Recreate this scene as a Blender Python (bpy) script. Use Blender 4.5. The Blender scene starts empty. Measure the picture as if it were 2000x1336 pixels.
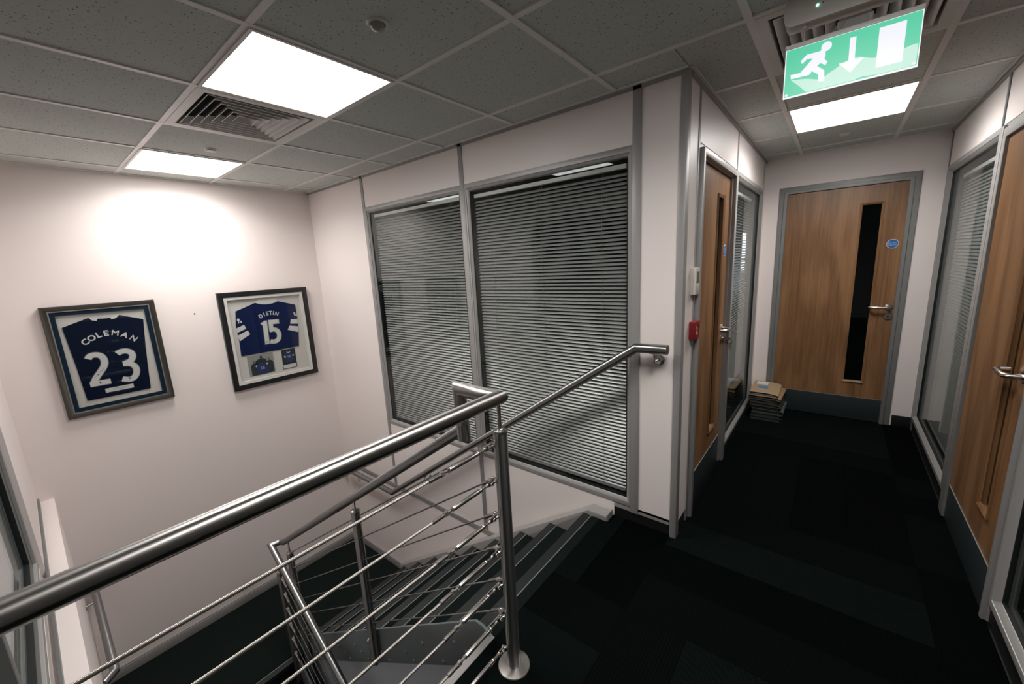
import bpy, bmesh, math, random
from mathutils import Vector, Matrix
random.seed(4)
S = bpy.context.scene
C = S.collection
# ------------------------------------------------------------------ camera, world, exposure
cam_d = bpy.data.cameras.new('camera'); cam = bpy.data.objects.new('camera', cam_d); C.objects.link(cam)
cam_d.sensor_width = 36.0; cam_d.lens = 14.0; cam_d.clip_start = 0.02; cam_d.clip_end = 60
R0, D0, F0 = (0.7799, 0.62381, -0.05113), (0.08008, -0.18047, -0.98031), (-0.62076, 0.76046, -0.19071)
cam.matrix_world = Matrix(((R0[0], -D0[0], -F0[0], 1.51466), (R0[1], -D0[1], -F0[1], -0.61656),
                           (R0[2], -D0[2], -F0[2], 1.49287), (0, 0, 0, 1)))
S.camera = cam
w = bpy.data.worlds.new('world'); S.world = w; w.use_nodes = True
w.node_tree.nodes['Background'].inputs[0].default_value = (0.5, 0.6, 0.65, 1)
w.node_tree.nodes['Background'].inputs[1].default_value = 0.004
S.view_settings.view_transform = 'Standard'; S.view_settings.look = 'None'
S.view_settings.exposure = 0.38; S.view_settings.gamma = 1.0; S.view_settings.use_curve_mapping = False
S.cycles.max_bounces = 8; S.cycles.diffuse_bounces = 5; S.cycles.glossy_bounces = 5
S.cycles.transparent_max_bounces = 12; S.cycles.caustics_reflective = False; S.cycles.caustics_refractive = False
S.cycles.use_denoising = True; S.cycles.sample_clamp_indirect = 6.0
LAMP = 8.6           # radiance of the LED diffusers
WATT = 11.0          # power of the directed light under each diffuser
SPREAD = 155.0
# ------------------------------------------------------------------ dimensions (metres, floor = 0)
XJ, YB, XC, YE, XR, YL, H = -2.617, 1.381, 0.951, 3.811, 2.092, -0.766, 2.285
ZL = -1.525          # half landing
GX = [-2.393, -1.77, -1.209, -0.613, -0.013, 0.615, 1.208, 1.783]
GY = [-2.99, -2.39, -1.79, -1.19, -0.59, 0.005, 0.574, 1.156, 1.761, 2.37, 2.993, 3.596]
YF = -3.0
# ------------------------------------------------------------------ materials
def mat(name, col, rough=0.5, metal=0.0, **k):
    m = bpy.data.materials.new(name); m.use_nodes = True
    b = m.node_tree.nodes['Principled BSDF']
    b.inputs['Base Color'].default_value = (*col, 1); b.inputs['Roughness'].default_value = rough
    b.inputs['Metallic'].default_value = metal
    for a, v in k.items(): b.inputs[a].default_value = v
    return m
def nt(m): return m.node_tree, m.node_tree.nodes, m.node_tree.links, m.node_tree.nodes['Principled BSDF']
def add_bump(m, scale, strength, dist=0.002, stretch=(1, 1, 1), detail=4):
    t, n, l, b = nt(m)
    tc = n.new('ShaderNodeTexCoord'); mp = n.new('ShaderNodeMapping'); mp.inputs['Scale'].default_value = stretch
    tx = n.new('ShaderNodeTexNoise'); tx.inputs['Scale'].default_value = scale; tx.inputs['Detail'].default_value = detail
    bp = n.new('ShaderNodeBump'); bp.inputs['Strength'].default_value = strength; bp.inputs['Distance'].default_value = dist
    l.new(tc.outputs['Object'], mp.inputs[0]); l.new(mp.outputs[0], tx.inputs['Vector'])
    l.new(tx.outputs[0], bp.inputs['Height']); l.new(bp.outputs[0], b.inputs['Normal'])
    return m
def glass_mat(name, tint=(0.93, 0.945, 0.94), gain=1.0, ior=1.5):
    m = bpy.data.materials.new(name); m.use_nodes = True
    t = m.node_tree; n = t.nodes; l = t.links; n.clear()
    o = n.new('ShaderNodeOutputMaterial'); mx = n.new('ShaderNodeMixShader')
    tr = n.new('ShaderNodeBsdfTransparent'); tr.inputs[0].default_value = (*tint, 1)
    gl = n.new('ShaderNodeBsdfGlossy'); gl.inputs['Roughness'].default_value = 0.0; gl.inputs[0].default_value = (0.9, 0.95, 0.95, 1)
    fr = n.new('ShaderNodeFresnel'); fr.inputs['IOR'].default_value = ior
    ge = n.new('ShaderNodeNewGeometry'); io = n.new('ShaderNodeMix'); io.inputs[2].default_value = ior; io.inputs[3].default_value = 1 / ior
    l.new(ge.outputs['Backfacing'], io.inputs[0]); l.new(io.outputs[0], fr.inputs['IOR'])
    mu = n.new('ShaderNodeMath'); mu.operation = 'MULTIPLY'; mu.inputs[1].default_value = gain; mu.use_clamp = True
    l.new(fr.outputs[0], mu.inputs[0]); l.new(mu.outputs[0], mx.inputs[0])
    l.new(tr.outputs[0], mx.inputs[1]); l.new(gl.outputs[0], mx.inputs[2]); l.new(mx.outputs[0], o.inputs[0])
    return m
def emit(name, col, st):
    m = mat(name, (0.02, 0.02, 0.02), 0.4); b = m.node_tree.nodes['Principled BSDF']
    b.inputs['Emission Color'].default_value = (*col, 1); b.inputs['Emission Strength'].default_value = st
    return m
M = {}
M['paint'] = add_bump(mat('wall_paint', (0.79, 0.72, 0.695), 0.55), 90, 0.06, 0.001)
M['panel'] = mat('partition_panel', (0.79, 0.73, 0.705), 0.4)
M['tee'] = mat('ceiling_grid', (0.78, 0.765, 0.745), 0.4)
M['alu'] = add_bump(mat('satin_aluminium', (0.325, 0.322, 0.315), 0.42, 0.25), 60, 0.03, 0.001, (1, 1, 0.05))
M['alu_dark'] = mat('grey_channel', (0.16, 0.175, 0.172), 0.4, 0.3)
M['frame_grey'] = mat('grey_architrave', (0.20, 0.205, 0.20), 0.42, 0.15)
M['gasket'] = mat('black_gasket', (0.006, 0.009, 0.009), 0.5)
def steel_mat(name, axis, col=(0.43, 0.42, 0.405), rough=0.33):
    m = mat(name, col, rough, 1.0, Anisotropic=0.75)
    t = m.node_tree; b = t.nodes['Principled BSDF']; b.inputs['Anisotropic Rotation'].default_value = 0.25
    tg = t.nodes.new('ShaderNodeTangent'); tg.direction_type = 'RADIAL'; tg.axis = axis
    t.links.new(tg.outputs[0], b.inputs['Tangent']); return m
M['steel'] = steel_mat('brushed_steel', 'Y')
M['steel_x'] = steel_mat('brushed_steel_rail', 'X', (0.31, 0.318, 0.318), 0.34)
M['steel_z'] = steel_mat('brushed_steel_post', 'Z', (0.36, 0.368, 0.365), 0.32)
M['flange'] = mat('turned_steel', (0.36, 0.34, 0.32), 0.36, 1.0)
M['chrome'] = mat('polished_steel', (0.66, 0.63, 0.60), 0.24, 1.0)
M['rope'] = mat('wire_strand', (0.38, 0.36, 0.335), 0.36, 1.0)
M['stringer'] = mat('grey_stringer_paint', (0.18, 0.225, 0.23), 0.36)
M['skirting'] = mat('pale_grey_skirting', (0.30, 0.29, 0.28), 0.45)
M['nosing'] = mat('black_nosing', (0.006, 0.010, 0.010), 0.55)
M['strip'] = mat('nosing_metal_strip', (0.34, 0.35, 0.34), 0.35, 0.5)
M['spandrel'] = mat('grey_soffit_paint', (0.60, 0.69, 0.76), 0.5)
M['kick'] = mat('grey_kick_plate', (0.021, 0.030, 0.032), 0.4)
M['base_black'] = mat('black_skirting', (0.0012, 0.0016, 0.002), 0.6)
M['white_plastic'] = mat('white_plastic', (0.68, 0.66, 0.62), 0.35)
M['ivory'] = mat('off_white_plastic', (0.52, 0.49, 0.45), 0.4)
M['grey_screen'] = mat('grey_display', (0.16, 0.14, 0.11), 0.25)
M['red'] = mat('red_plastic', (0.20, 0.008, 0.010), 0.35)
M['black'] = mat('black_plastic', (0.01, 0.011, 0.012), 0.4)
M['white'] = mat('white_print', (0.62, 0.60, 0.58), 0.6)
M['blue_sign'] = mat('blue_sign_vinyl', (0.012, 0.13, 0.40), 0.35)
M['glass'] = glass_mat('window_glass', gain=0.6)
M['glass_frame'] = glass_mat('picture_glass', (0.95, 0.96, 0.96), 0.3)
M['glass_dark'] = glass_mat('dark_vision_glass', (0.5, 0.55, 0.55), 0.7)
M['slat'] = mat('grey_blind_slat', (0.37, 0.375, 0.368), 0.36, 0.35)
M['headrail'] = mat('white_headrail', (0.70, 0.68, 0.66), 0.4)
M['cord'] = mat('grey_ladder_cord', (0.25, 0.27, 0.26), 0.7)
M['lamp'] = emit('led_diffuser', (1.0, 0.965, 0.94), LAMP)
M['led_green'] = emit('green_led', (0.25, 1.0, 0.62), 6.0)
M['exit_green'] = emit('exit_green_lit', (0.075, 0.60, 0.36), 0.74)
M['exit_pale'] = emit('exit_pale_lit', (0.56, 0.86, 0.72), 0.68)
M['exit_white'] = emit('exit_white_lit', (0.85, 0.87, 0.93), 0.76)
M['daylight'] = emit('daylit_window', (0.75, 0.9, 1.0), 3.0)
M['vent'] = mat('vent_enamel', (0.72, 0.71, 0.68), 0.4)
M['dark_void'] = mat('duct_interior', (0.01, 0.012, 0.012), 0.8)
M['sensor'] = mat('grey_lens', (0.30, 0.31, 0.285), 0.25)
M['brass'] = mat('brass_key', (0.45, 0.33, 0.18), 0.3, 1.0)
M['pewter'] = add_bump(mat('pewter_moulding', (0.19, 0.175, 0.15), 0.30, 0.9), 120, 0.1, 0.001, (1, 1, 12))
M['silver_lip'] = mat('silver_lip', (0.45, 0.43, 0.41), 0.3, 0.8)
M['black_frame'] = mat('black_moulding', (0.008, 0.009, 0.010), 0.35)
M['navy_mat'] = mat('navy_mount', (0.0035, 0.015, 0.030), 0.8, 0.0, **{'Specular IOR Level': 0.15})
M['mat_board'] = mat('ivory_mount', (0.60, 0.57, 0.53), 0.8)
M['mat_board2'] = mat('white_mount', (0.66, 0.64, 0.61), 0.8)
M['navy'] = add_bump(mat('navy_shirt', (0.0016, 0.0058, 0.022), 0.8, 0.0, **{'Specular IOR Level': 0.12}), 18, 0.35, 0.004)
M['blue'] = add_bump(mat('royal_blue_shirt', (0.0035, 0.0105, 0.058), 0.8, 0.0, **{'Specular IOR Level': 0.12}), 18, 0.3, 0.004)
M['shirt_white'] = mat('shirt_white', (0.60, 0.585, 0.57), 0.6)
M['num_grey'] = mat('number_outline', (0.16, 0.165, 0.18), 0.6)
M['photo_grey'] = mat('photo_grey', (0.27, 0.285, 0.27), 0.5)
M['photo_dark'] = mat('photo_dark', (0.02, 0.028, 0.03), 0.5)
M['photo_skin'] = mat('photo_skin', (0.20, 0.14, 0.12), 0.5)
M['photo_skin2'] = mat('photo_dark_skin', (0.05, 0.035, 0.03), 0.5)
M['photo_blue'] = mat('photo_blue', (0.015, 0.03, 0.11), 0.5)
M['card_green'] = mat('card_dark_green', (0.012, 0.022, 0.025), 0.5)
M['buff'] = add_bump(mat('buff_card', (0.36, 0.255, 0.15), 0.75), 60, 0.1, 0.001)
M['buff_b'] = add_bump(mat('brown_card', (0.28, 0.17, 0.09), 0.75), 60, 0.1, 0.001)
M['grey_card'] = mat('grey_green_card', (0.06, 0.075, 0.065), 0.7)
M['dark_card'] = mat('dark_green_card', (0.02, 0.028, 0.027), 0.6)
M['paper'] = add_bump(mat('paper_edges', (0.34, 0.33, 0.31), 0.8), 300, 0.5, 0.002, (1, 1, 8))
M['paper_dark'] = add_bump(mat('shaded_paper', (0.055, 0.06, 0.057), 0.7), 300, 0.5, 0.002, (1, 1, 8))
M['label_blue'] = mat('blue_sticker', (0.01, 0.20, 0.46), 0.5)

def wood_mat():
    m = mat('oak_veneer', (0.3, 0.15, 0.06), 0.38)
    t, n, l, b = nt(m)
    tc = n.new('ShaderNodeTexCoord')
    oi = n.new('ShaderNodeObjectInfo')
    ad = n.new('ShaderNodeVectorMath'); ad.operation = 'ADD'
    l.new(tc.outputs['Object'], ad.inputs[0]); l.new(oi.outputs['Location'], ad.inputs[1])
    mp = n.new('ShaderNodeMapping'); mp.inputs['Scale'].default_value = (4.6, 4.6, 0.75)
    l.new(ad.outputs[0], mp.inputs[0])
    nz = n.new('ShaderNodeTexNoise'); nz.inputs['Scale'].default_value = 1.0; nz.inputs['Detail'].default_value = 3
    l.new(mp.outputs[0], nz.inputs['Vector'])
    mu = n.new('ShaderNodeMath'); mu.operation = 'MULTIPLY'; mu.inputs[1].default_value = 22.0
    l.new(nz.outputs[0], mu.inputs[0])
    sn = n.new('ShaderNodeMath'); sn.operation = 'SINE'; l.new(mu.outputs[0], sn.inputs[0])
    mp2 = n.new('ShaderNodeMapping'); mp2.inputs['Scale'].default_value = (110, 110, 2.2)
    l.new(ad.outputs[0], mp2.inputs[0])
    nf = n.new('ShaderNodeTexNoise'); nf.inputs['Scale'].default_value = 1.0; nf.inputs['Detail'].default_value = 2
    l.new(mp2.outputs[0], nf.inputs['Vector'])
    a1 = n.new('ShaderNodeMath'); a1.operation = 'MULTIPLY_ADD'; a1.inputs[1].default_value = 0.15; a1.inputs[2].default_value = 0.5
    l.new(sn.outputs[0], a1.inputs[0])
    a2 = n.new('ShaderNodeMath'); a2.operation = 'MULTIPLY_ADD'; a2.inputs[1].default_value = 0.6
    l.new(nf.outputs[0], a2.inputs[0]); l.new(a1.outputs[0], a2.inputs[2])
    cr = n.new('ShaderNodeValToRGB')
    cr.color_ramp.elements[0].position = 0.45; cr.color_ramp.elements[0].color = (0.125, 0.058, 0.023, 1)
    cr.color_ramp.elements[1].position = 1.05; cr.color_ramp.elements[1].color = (0.275, 0.147, 0.069, 1)
    l.new(a2.outputs[0], cr.inputs[0]); l.new(cr.outputs[0], b.inputs['Base Color'])
    return m
M['oak'] = wood_mat()

def tile_mat():
    m = mat('mineral_fibre_tile', (0.6, 0.6, 0.57), 0.85)
    t, n, l, b = nt(m)
    tc = n.new('ShaderNodeTexCoord'); oi = n.new('ShaderNodeObjectInfo')
    ml = n.new('ShaderNodeVectorMath'); ml.operation = 'MULTIPLY_ADD'
    ml.inputs[1].default_value = (1, 1, 1)
    l.new(oi.outputs['Location'], ml.inputs[0]); ml.inputs[2].default_value = (3, 7, 0)
    ad = n.new('ShaderNodeVectorMath'); ad.operation = 'ADD'
    l.new(tc.outputs['Object'], ad.inputs[0]); l.new(ml.outputs[0], ad.inputs[1])
    vo = n.new('ShaderNodeTexVoronoi'); vo.inputs['Scale'].default_value = 135.0
    nz = n.new('ShaderNodeTexNoise'); nz.inputs['Scale'].default_value = 45.0
    ad2 = n.new('ShaderNodeVectorMath'); ad2.operation = 'MULTIPLY_ADD'; ad2.inputs[1].default_value = (0.012, 0.012, 0)
    l.new(ad.outputs[0], nz.inputs['Vector']); l.new(nz.outputs['Color'], ad2.inputs[0]); l.new(ad.outputs[0], ad2.inputs[2])
    l.new(ad2.outputs[0], vo.inputs['Vector'])
    sx = n.new('ShaderNodeSeparateColor'); l.new(vo.outputs['Color'], sx.inputs[0])
    th = n.new('ShaderNodeMath'); th.operation = 'MULTIPLY'; th.inputs[1].default_value = 0.36
    pw = n.new('ShaderNodeMath'); pw.operation = 'POWER'; pw.inputs[1].default_value = 2.2
    l.new(sx.outputs[0], pw.inputs[0]); l.new(pw.outputs[0], th.inputs[0])
    lt = n.new('ShaderNodeMath'); lt.operation = 'LESS_THAN'
    l.new(vo.outputs['Distance'], lt.inputs[0]); l.new(th.outputs[0], lt.inputs[1])
    mx = n.new('ShaderNodeMix'); mx.data_type = 'RGBA'
    mx.inputs[6].default_value = (0.56, 0.60, 0.575, 1); mx.inputs[7].default_value = (0.12, 0.14, 0.13, 1)
    l.new(lt.outputs[0], mx.inputs[0]); l.new(mx.outputs[2], b.inputs['Base Color'])
    nb = n.new('ShaderNodeTexNoise'); nb.inputs['Scale'].default_value = 220.0
    bp = n.new('ShaderNodeBump'); bp.inputs['Strength'].default_value = 0.35; bp.inputs['Distance'].default_value = 0.001
    l.new(ad.outputs[0], nb.inputs['Vector']); l.new(nb.outputs[0], bp.inputs['Height']); l.new(bp.outputs[0], b.inputs['Normal'])
    return m
M['tile'] = tile_mat()

def carpet_mat(name, col, rib):
    m = mat(name, col, 0.95)
    t, n, l, b = nt(m)
    b.inputs['Specular IOR Level'].default_value = 0.03
    tc = n.new('ShaderNodeTexCoord')
    wv = n.new('ShaderNodeTexWave'); wv.wave_type = 'BANDS'; wv.bands_direction = 'X'
    wv.inputs['Scale'].default_value = rib; wv.inputs['Distortion'].default_value = 0.4
    nz = n.new('ShaderNodeTexNoise'); nz.inputs['Scale'].default_value = 260.0
    l.new(tc.outputs['Object'], wv.inputs['Vector']); l.new(tc.outputs['Object'], nz.inputs['Vector'])
    ad = n.new('ShaderNodeMath'); ad.operation = 'MULTIPLY_ADD'; ad.inputs[1].default_value = 0.7
    l.new(wv.outputs[1], ad.inputs[0]); l.new(nz.outputs[0], ad.inputs[2])
    cr = n.new('ShaderNodeValToRGB')
    cr.color_ramp.elements[0].position = 0.35; cr.color_ramp.elements[0].color = (col[0] * .45, col[1] * .45, col[2] * .45, 1)
    cr.color_ramp.elements[1].position = 1.1; cr.color_ramp.elements[1].color = (col[0] * 1.4, col[1] * 1.4, col[2] * 1.4, 1)
    bp = n.new('ShaderNodeBump'); bp.inputs['Strength'].default_value = 0.6; bp.inputs['Distance'].default_value = 0.003
    l.new(ad.outputs[0], cr.inputs[0]); l.new(cr.outputs[0], b.inputs['Base Color'])
    l.new(ad.outputs[0], bp.inputs['Height']); l.new(bp.outputs[0], b.inputs['Normal'])
    return m
CARP = [carpet_mat('carpet_charcoal', (0.0015, 0.0022, 0.0022), 26), carpet_mat('carpet_black', (0.0007, 0.0011, 0.0012), 26),
        carpet_mat('carpet_slate', (0.0025, 0.0041, 0.0040), 40)]
M['stair_carpet'] = carpet_mat('stair_carpet', (0.0075, 0.0110, 0.0104), 60)
M['landing_carpet'] = carpet_mat('landing_carpet', (0.0085, 0.0125, 0.0110), 40)
# ------------------------------------------------------------------ mesh helpers
ORG = {}
def V(p): return Vector(p)
class MB:
    def __init__(s): s.v, s.f = [], []
    def quad(s, *p):
        k = len(s.v); s.v += [tuple(q) for q in p]; s.f.append(tuple(range(k, k + len(p)))); return s
    def box(s, x0, x1, y0, y1, z0, z1):
        k = len(s.v)
        s.v += [(x, y, z) for z in (z0, z1) for y in (y0, y1) for x in (x0, x1)]
        s.f += [tuple(k + i for i in q) for q in ((0, 2, 3, 1), (4, 5, 7, 6), (0, 1, 5, 4), (2, 6, 7, 3), (0, 4, 6, 2), (1, 3, 7, 5))]
        return s
    def obox(s, c, ax, hs):      # oriented box: centre, three axes, half sizes
        c = V(c); ax = [V(a).normalized() for a in ax]; k = len(s.v)
        for sz in (-1, 1):
            for sy in (-1, 1):
                for sx in (-1, 1): s.v.append(tuple(c + ax[0] * sx * hs[0] + ax[1] * sy * hs[1] + ax[2] * sz * hs[2]))
        s.f += [tuple(k + i for i in q) for q in ((0, 2, 3, 1), (4, 5, 7, 6), (0, 1, 5, 4), (2, 6, 7, 3), (0, 4, 6, 2), (1, 3, 7, 5))]
        return s
    def tube(s, path, r, n=16, cap=True):
        path = [V(p) for p in path]; L = len(path); k0 = len(s.v)
        rs = r if isinstance(r, (list, tuple)) else [r] * L
        d0 = (path[1] - path[0]).normalized()
        up = V((0, 0, 1)) if abs(d0.z) < 0.9 else V((1, 0, 0))
        u = d0.cross(up).normalized(); vv = d0.cross(u).normalized()
        ring = [u * math.cos(2 * math.pi * i / n) + vv * math.sin(2 * math.pi * i / n) for i in range(n)]
        dirs = [(path[i + 1] - path[i]).normalized() for i in range(L - 1)]
        cur = [path[0] + q * rs[0] for q in ring]; s.v += [tuple(q) for q in cur]
        off = ring
        for i in range(1, L):
            d = dirs[i - 1]
            if i < L - 1:
                pn = (d + dirs[i]).normalized()
            else: pn = d
            new = []
            for q in off:
                p = path[i - 1] + q * rs[i]
                t = (path[i] - p).dot(pn) / max(d.dot(pn), 1e-6); new.append(p + d * t)
            s.v += [tuple(q) for q in new]
            if i < L - 1:       # carry the offsets over into the next direction
                rot = d.rotation_difference(dirs[i]); off = [rot @ q for q in off]
            a, b = k0 + (i - 1) * n, k0 + i * n
            s.f += [(a + j, a + (j + 1) % n, b + (j + 1) % n, b + j) for j in range(n)]
        if cap:
            s.f.append(tuple(k0 + j for j in range(n))[::-1]); s.f.append(tuple(k0 + (L - 1) * n + j for j in range(n)))
        return s
    def lathe(s, prof, o, ax, n=24):
        o = V(o); ax = V(ax).normalized(); up = V((0, 0, 1)) if abs(ax.z) < 0.9 else V((1, 0, 0))
        u = ax.cross(up).normalized(); vv = ax.cross(u); k0 = len(s.v)
        for r, h in prof:
            for i in range(n):
                a = 2 * math.pi * i / n; s.v.append(tuple(o + ax * h + (u * math.cos(a) + vv * math.sin(a)) * r))
        for j in range(len(prof) - 1):
            a, b = k0 + j * n, k0 + (j + 1) * n
            s.f += [(a + i, a + (i + 1) % n, b + (i + 1) % n, b + i) for i in range(n)]
        s.f.append(tuple(k0 + j for j in range(n))[::-1]); s.f.append(tuple(k0 + (len(prof) - 1) * n + j for j in range(n)))
        return s
    def prism(s, pts, fn, d0, d1):
        n = len(pts); k = len(s.v)
        s.v += [tuple(fn(a, b, d0)) for a, b in pts] + [tuple(fn(a, b, d1)) for a, b in pts]
        s.f.append(tuple(k + i for i in range(n))[::-1]); s.f.append(tuple(k + n + i for i in range(n)))
        s.f += [(k + i, k + (i + 1) % n, k + n + (i + 1) % n, k + n + i) for i in range(n)]
        return s
    def ring(s, u0, u1, v0, v1, wd, fn, d0, d1, d2=None):     # mitred rectangular frame; d2 = depth of the inner edge
        ws = wd if isinstance(wd, (tuple, list)) else (wd,) * 4   # left, right, bottom, top
        if d2 is None: d2 = d1
        o = [(u0, v0), (u1, v0), (u1, v1), (u0, v1)]
        i = [(u0 + ws[0], v0 + ws[2]), (u1 - ws[1], v0 + ws[2]), (u1 - ws[1], v1 - ws[3]), (u0 + ws[0], v1 - ws[3])]
        k = len(s.v)
        s.v += [tuple(fn(*p, d0)) for p in o] + [tuple(fn(*p, d0)) for p in i] + [tuple(fn(*p, d1)) for p in o] + [tuple(fn(*p, d2)) for p in i]
        for a in range(4):
            b = (a + 1) % 4
            s.f += [(k + a, k + b, k + 4 + b, k + 4 + a), (k + 8 + a, k + 12 + a, k + 12 + b, k + 8 + b),
                    (k + a, k + 8 + a, k + 8 + b, k + b), (k + 4 + a, k + 4 + b, k + 12 + b, k + 12 + a)]
        return s
    def mesh(s, name, m, org, bevel=0, ang=35):
        me = bpy.data.meshes.new(name)
        me.from_pydata([tuple(V(p) - org) for p in s.v], [], s.f)
        bm = bmesh.new(); bm.from_mesh(me)
        bmesh.ops.recalc_face_normals(bm, faces=bm.faces)
        if bevel:
            ed = [e for e in bm.edges if len(e.link_faces) == 2 and e.calc_face_angle(0) > 0.6]
            bmesh.ops.bevel(bm, geom=ed, offset=bevel, segments=2, profile=0.6, affect='EDGES', clamp_overlap=True)
        bm.to_mesh(me); bm.free()
        for p in me.polygons: p.use_smooth = True
        me.set_sharp_from_angle(angle=math.radians(ang))
        me.materials.append(M[m] if isinstance(m, str) else m)
        return me
    def build(s, name, m, parent=None, bevel=0, ang=35, **pr):
        if parent is not None: org = ORG[parent.name]
        else:
            xs, ys, zs = zip(*s.v); org = V(((min(xs) + max(xs)) / 2, (min(ys) + max(ys)) / 2, min(zs)))
        o = bpy.data.objects.new(name, s.mesh(name, m, org, bevel, ang)); C.objects.link(o)
        if parent is not None: o.parent = parent
        else: o.location = org
        ORG[o.name] = org
        for k, v in pr.items(): o[k] = v
        return o
def place(name, me, parent, loc, rot=None):     # a piece that shares its mesh
    o = bpy.data.objects.new(name, me); C.objects.link(o); o.parent = parent
    o.location = V(loc) - ORG[parent.name]
    if rot: o.rotation_euler = rot
    ORG[o.name] = V(loc)
    return o
def thing(name, loc, label, category, group=None, kind=None):
    o = bpy.data.objects.new(name, None); C.objects.link(o); o.location = loc; o.empty_display_size = 0.1
    o['label'] = label; o['category'] = category
    if group: o['group'] = group
    if kind: o['kind'] = kind
    ORG[o.name] = V(loc); return o
def st(label, cat): return dict(label=label, category=cat, kind='structure')
fX = lambda c: (lambda a, b, d: (c + d, a, b))      # plane facing +x (a = y, b = z)
fXn = lambda c: (lambda a, b, d: (c - d, a, b))     # plane facing -x
fYn = lambda c: (lambda a, b, d: (a, c - d, b))     # plane facing -y (a = x, b = z)
fY = lambda c: (lambda a, b, d: (a, c + d, b))
fZn = lambda c: (lambda a, b, d: (a, b, c - d))     # hanging below z = c
TXT = {}
def text_poly(txt, size, bold=0.0):
    """A text as (verts2d, faces), centred on x, baseline at 0."""
    cu = bpy.data.curves.new('txt', 'FONT'); cu.body = txt; cu.size = size; cu.align_x = 'CENTER'; cu.offset = bold
    cu.resolution_u = 3
    ob = bpy.data.objects.new('txt', cu); C.objects.link(ob)
    dg = bpy.context.evaluated_depsgraph_get()
    me = bpy.data.meshes.new_from_object(ob.evaluated_get(dg))
    vs = [(v.co.x, v.co.y) for v in me.vertices]; fs = [tuple(p.vertices) for p in me.polygons]
    bpy.data.objects.remove(ob); bpy.data.curves.remove(cu); bpy.data.meshes.remove(me)
    return vs, fs
def text_mb(txt, size, fn, u, v, d, rot=0, bold=0.0, sx=1.0, mb=None):
    mb = mb or MB(); vs, fs = text_poly(txt, size, bold); k = len(mb.v); c, s_ = math.cos(rot), math.sin(rot)
    for a, b in vs:
        a *= sx
        mb.v.append(tuple(fn(u + a * c - b * s_, v + a * s_ + b * c, d)))
    mb.f += [tuple(k + i for i in f) for f in fs]
    return mb
def ribbon(mb, pts, wd, fn, d0, d1):     # thick stroke with mitred joints
    n = len(pts); P = [Vector((a, b)) for a, b in pts]; L, R = [], []
    for i in range(n):
        t = (P[min(i + 1, n - 1)] - P[max(i - 1, 0)]).normalized(); nn = Vector((-t.y, t.x))
        if 0 < i < n - 1:
            t1 = (P[i] - P[i - 1]).normalized(); q = max(0.5, abs(Vector((-t1.y, t1.x)).dot(nn)))
        else: q = 1
        L.append(P[i] + nn * wd / 2 / q); R.append(P[i] - nn * wd / 2 / q)
    mb.prism([tuple(q) for q in L] + [tuple(q) for q in reversed(R)], fn, d0, d1)
    return mb
def disc_pts(u, v, ru, rv=None, n=20): return [(u + ru * math.cos(2 * math.pi * i / n), v + (rv or ru) * math.sin(2 * math.pi * i / n)) for i in range(n)]
def smooth_pts(ctrl, sub=4, closed=False):   # Catmull-Rom
    n = len(ctrl); out = []
    for i in range(n - 1):
        p0, p1, p2, p3 = ctrl[max(i - 1, 0)], ctrl[i], ctrl[i + 1], ctrl[min(i + 2, n - 1)]
        for k in range(sub):
            t = k / sub
            out.append(tuple(0.5 * (2 * p1[j] + (p2[j] - p0[j]) * t + (2 * p0[j] - 5 * p1[j] + 4 * p2[j] - p3[j]) * t * t + (3 * p1[j] - p0[j] - 3 * p2[j] + p3[j]) * t ** 3) for j in range(len(p1))))
    out.append(tuple(ctrl[-1])); return out
def boxmesh(name, sx, sy, sz, m, bevel=0): return MB().box(-sx / 2, sx / 2, -sy / 2, sy / 2, -sz / 2, sz / 2).mesh(name, m, V((0, 0, 0)), bevel)

# ================================================================== SETTING
# ---- floor of the corridor with its carpet planks
fl = MB().box(0.50, XR + 0.25, YF, 1.40, -0.30, -0.006).box(XC, XR + 0.25, 1.40, YE + 0.2, -0.30, -0.006).build(
    'floor', 'base_black', None, **st('black carpeted corridor floor laid with dark planks', 'floor'))
def clip(r, q):
    a = (max(r[0], q[0]), min(r[1], q[1]), max(r[2], q[2]), min(r[3], q[3]))
    return a if a[1] - a[0] > 0.012 and a[3] - a[2] > 0.012 else None
regions = [(0.545, XR, YF, 1.39), (XC, XR, 1.39, YE)]
PW, PL = 0.25, 1.0
bx0, by0 = -0.08, -3.2
for bi in range(3):
    for bj in range(8):
        alongY = (bi + bj) % 2 == 0
        for k in range(4):
            X0, Y0 = bx0 + bi * PL, by0 + bj * PL
            r = (X0 + k * PW, X0 + (k + 1) * PW, Y0, Y0 + PL) if alongY else (X0, X0 + PL, Y0 + k * PW, Y0 + (k + 1) * PW)
            cm = random.choice([0, 0, 1, 1, 2, 0, 2])
            for q in regions:
                c = clip(r, q)
                if not c: continue
                cx, cy = (c[0] + c[1]) / 2, (c[2] + c[3]) / 2
                sx, sy = c[1] - c[0] - 0.0006, c[3] - c[2] - 0.0006
                me = boxmesh('carpet_plank', *((sx, sy) if alongY else (sy, sx)), 0.006, CARP[cm])
                place('carpet_plank', me, fl, (cx, cy, -0.003), None if alongY else (0, 0, math.pi / 2))
MB().box(0.50, 0.545, YF, 0.36, -0.02, 0.002).build('edge_trim', 'skirting', fl, label='pale metal strip along the open floor edge')
# ---- half landing
MB().box(XJ, -1.615, YL - 0.1, 1.39, ZL - 0.2, ZL).build('floor_landing', 'landing_carpet', None, **st('dark carpeted half landing below the framed shirts', 'floor'))
MB().box(XJ - 0.2, 2.3, -3.2, 1.5, -3.3, -3.2).build('floor_lower', 'landing_carpet', None, **st('dark floor of the storey below', 'floor'))
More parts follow.
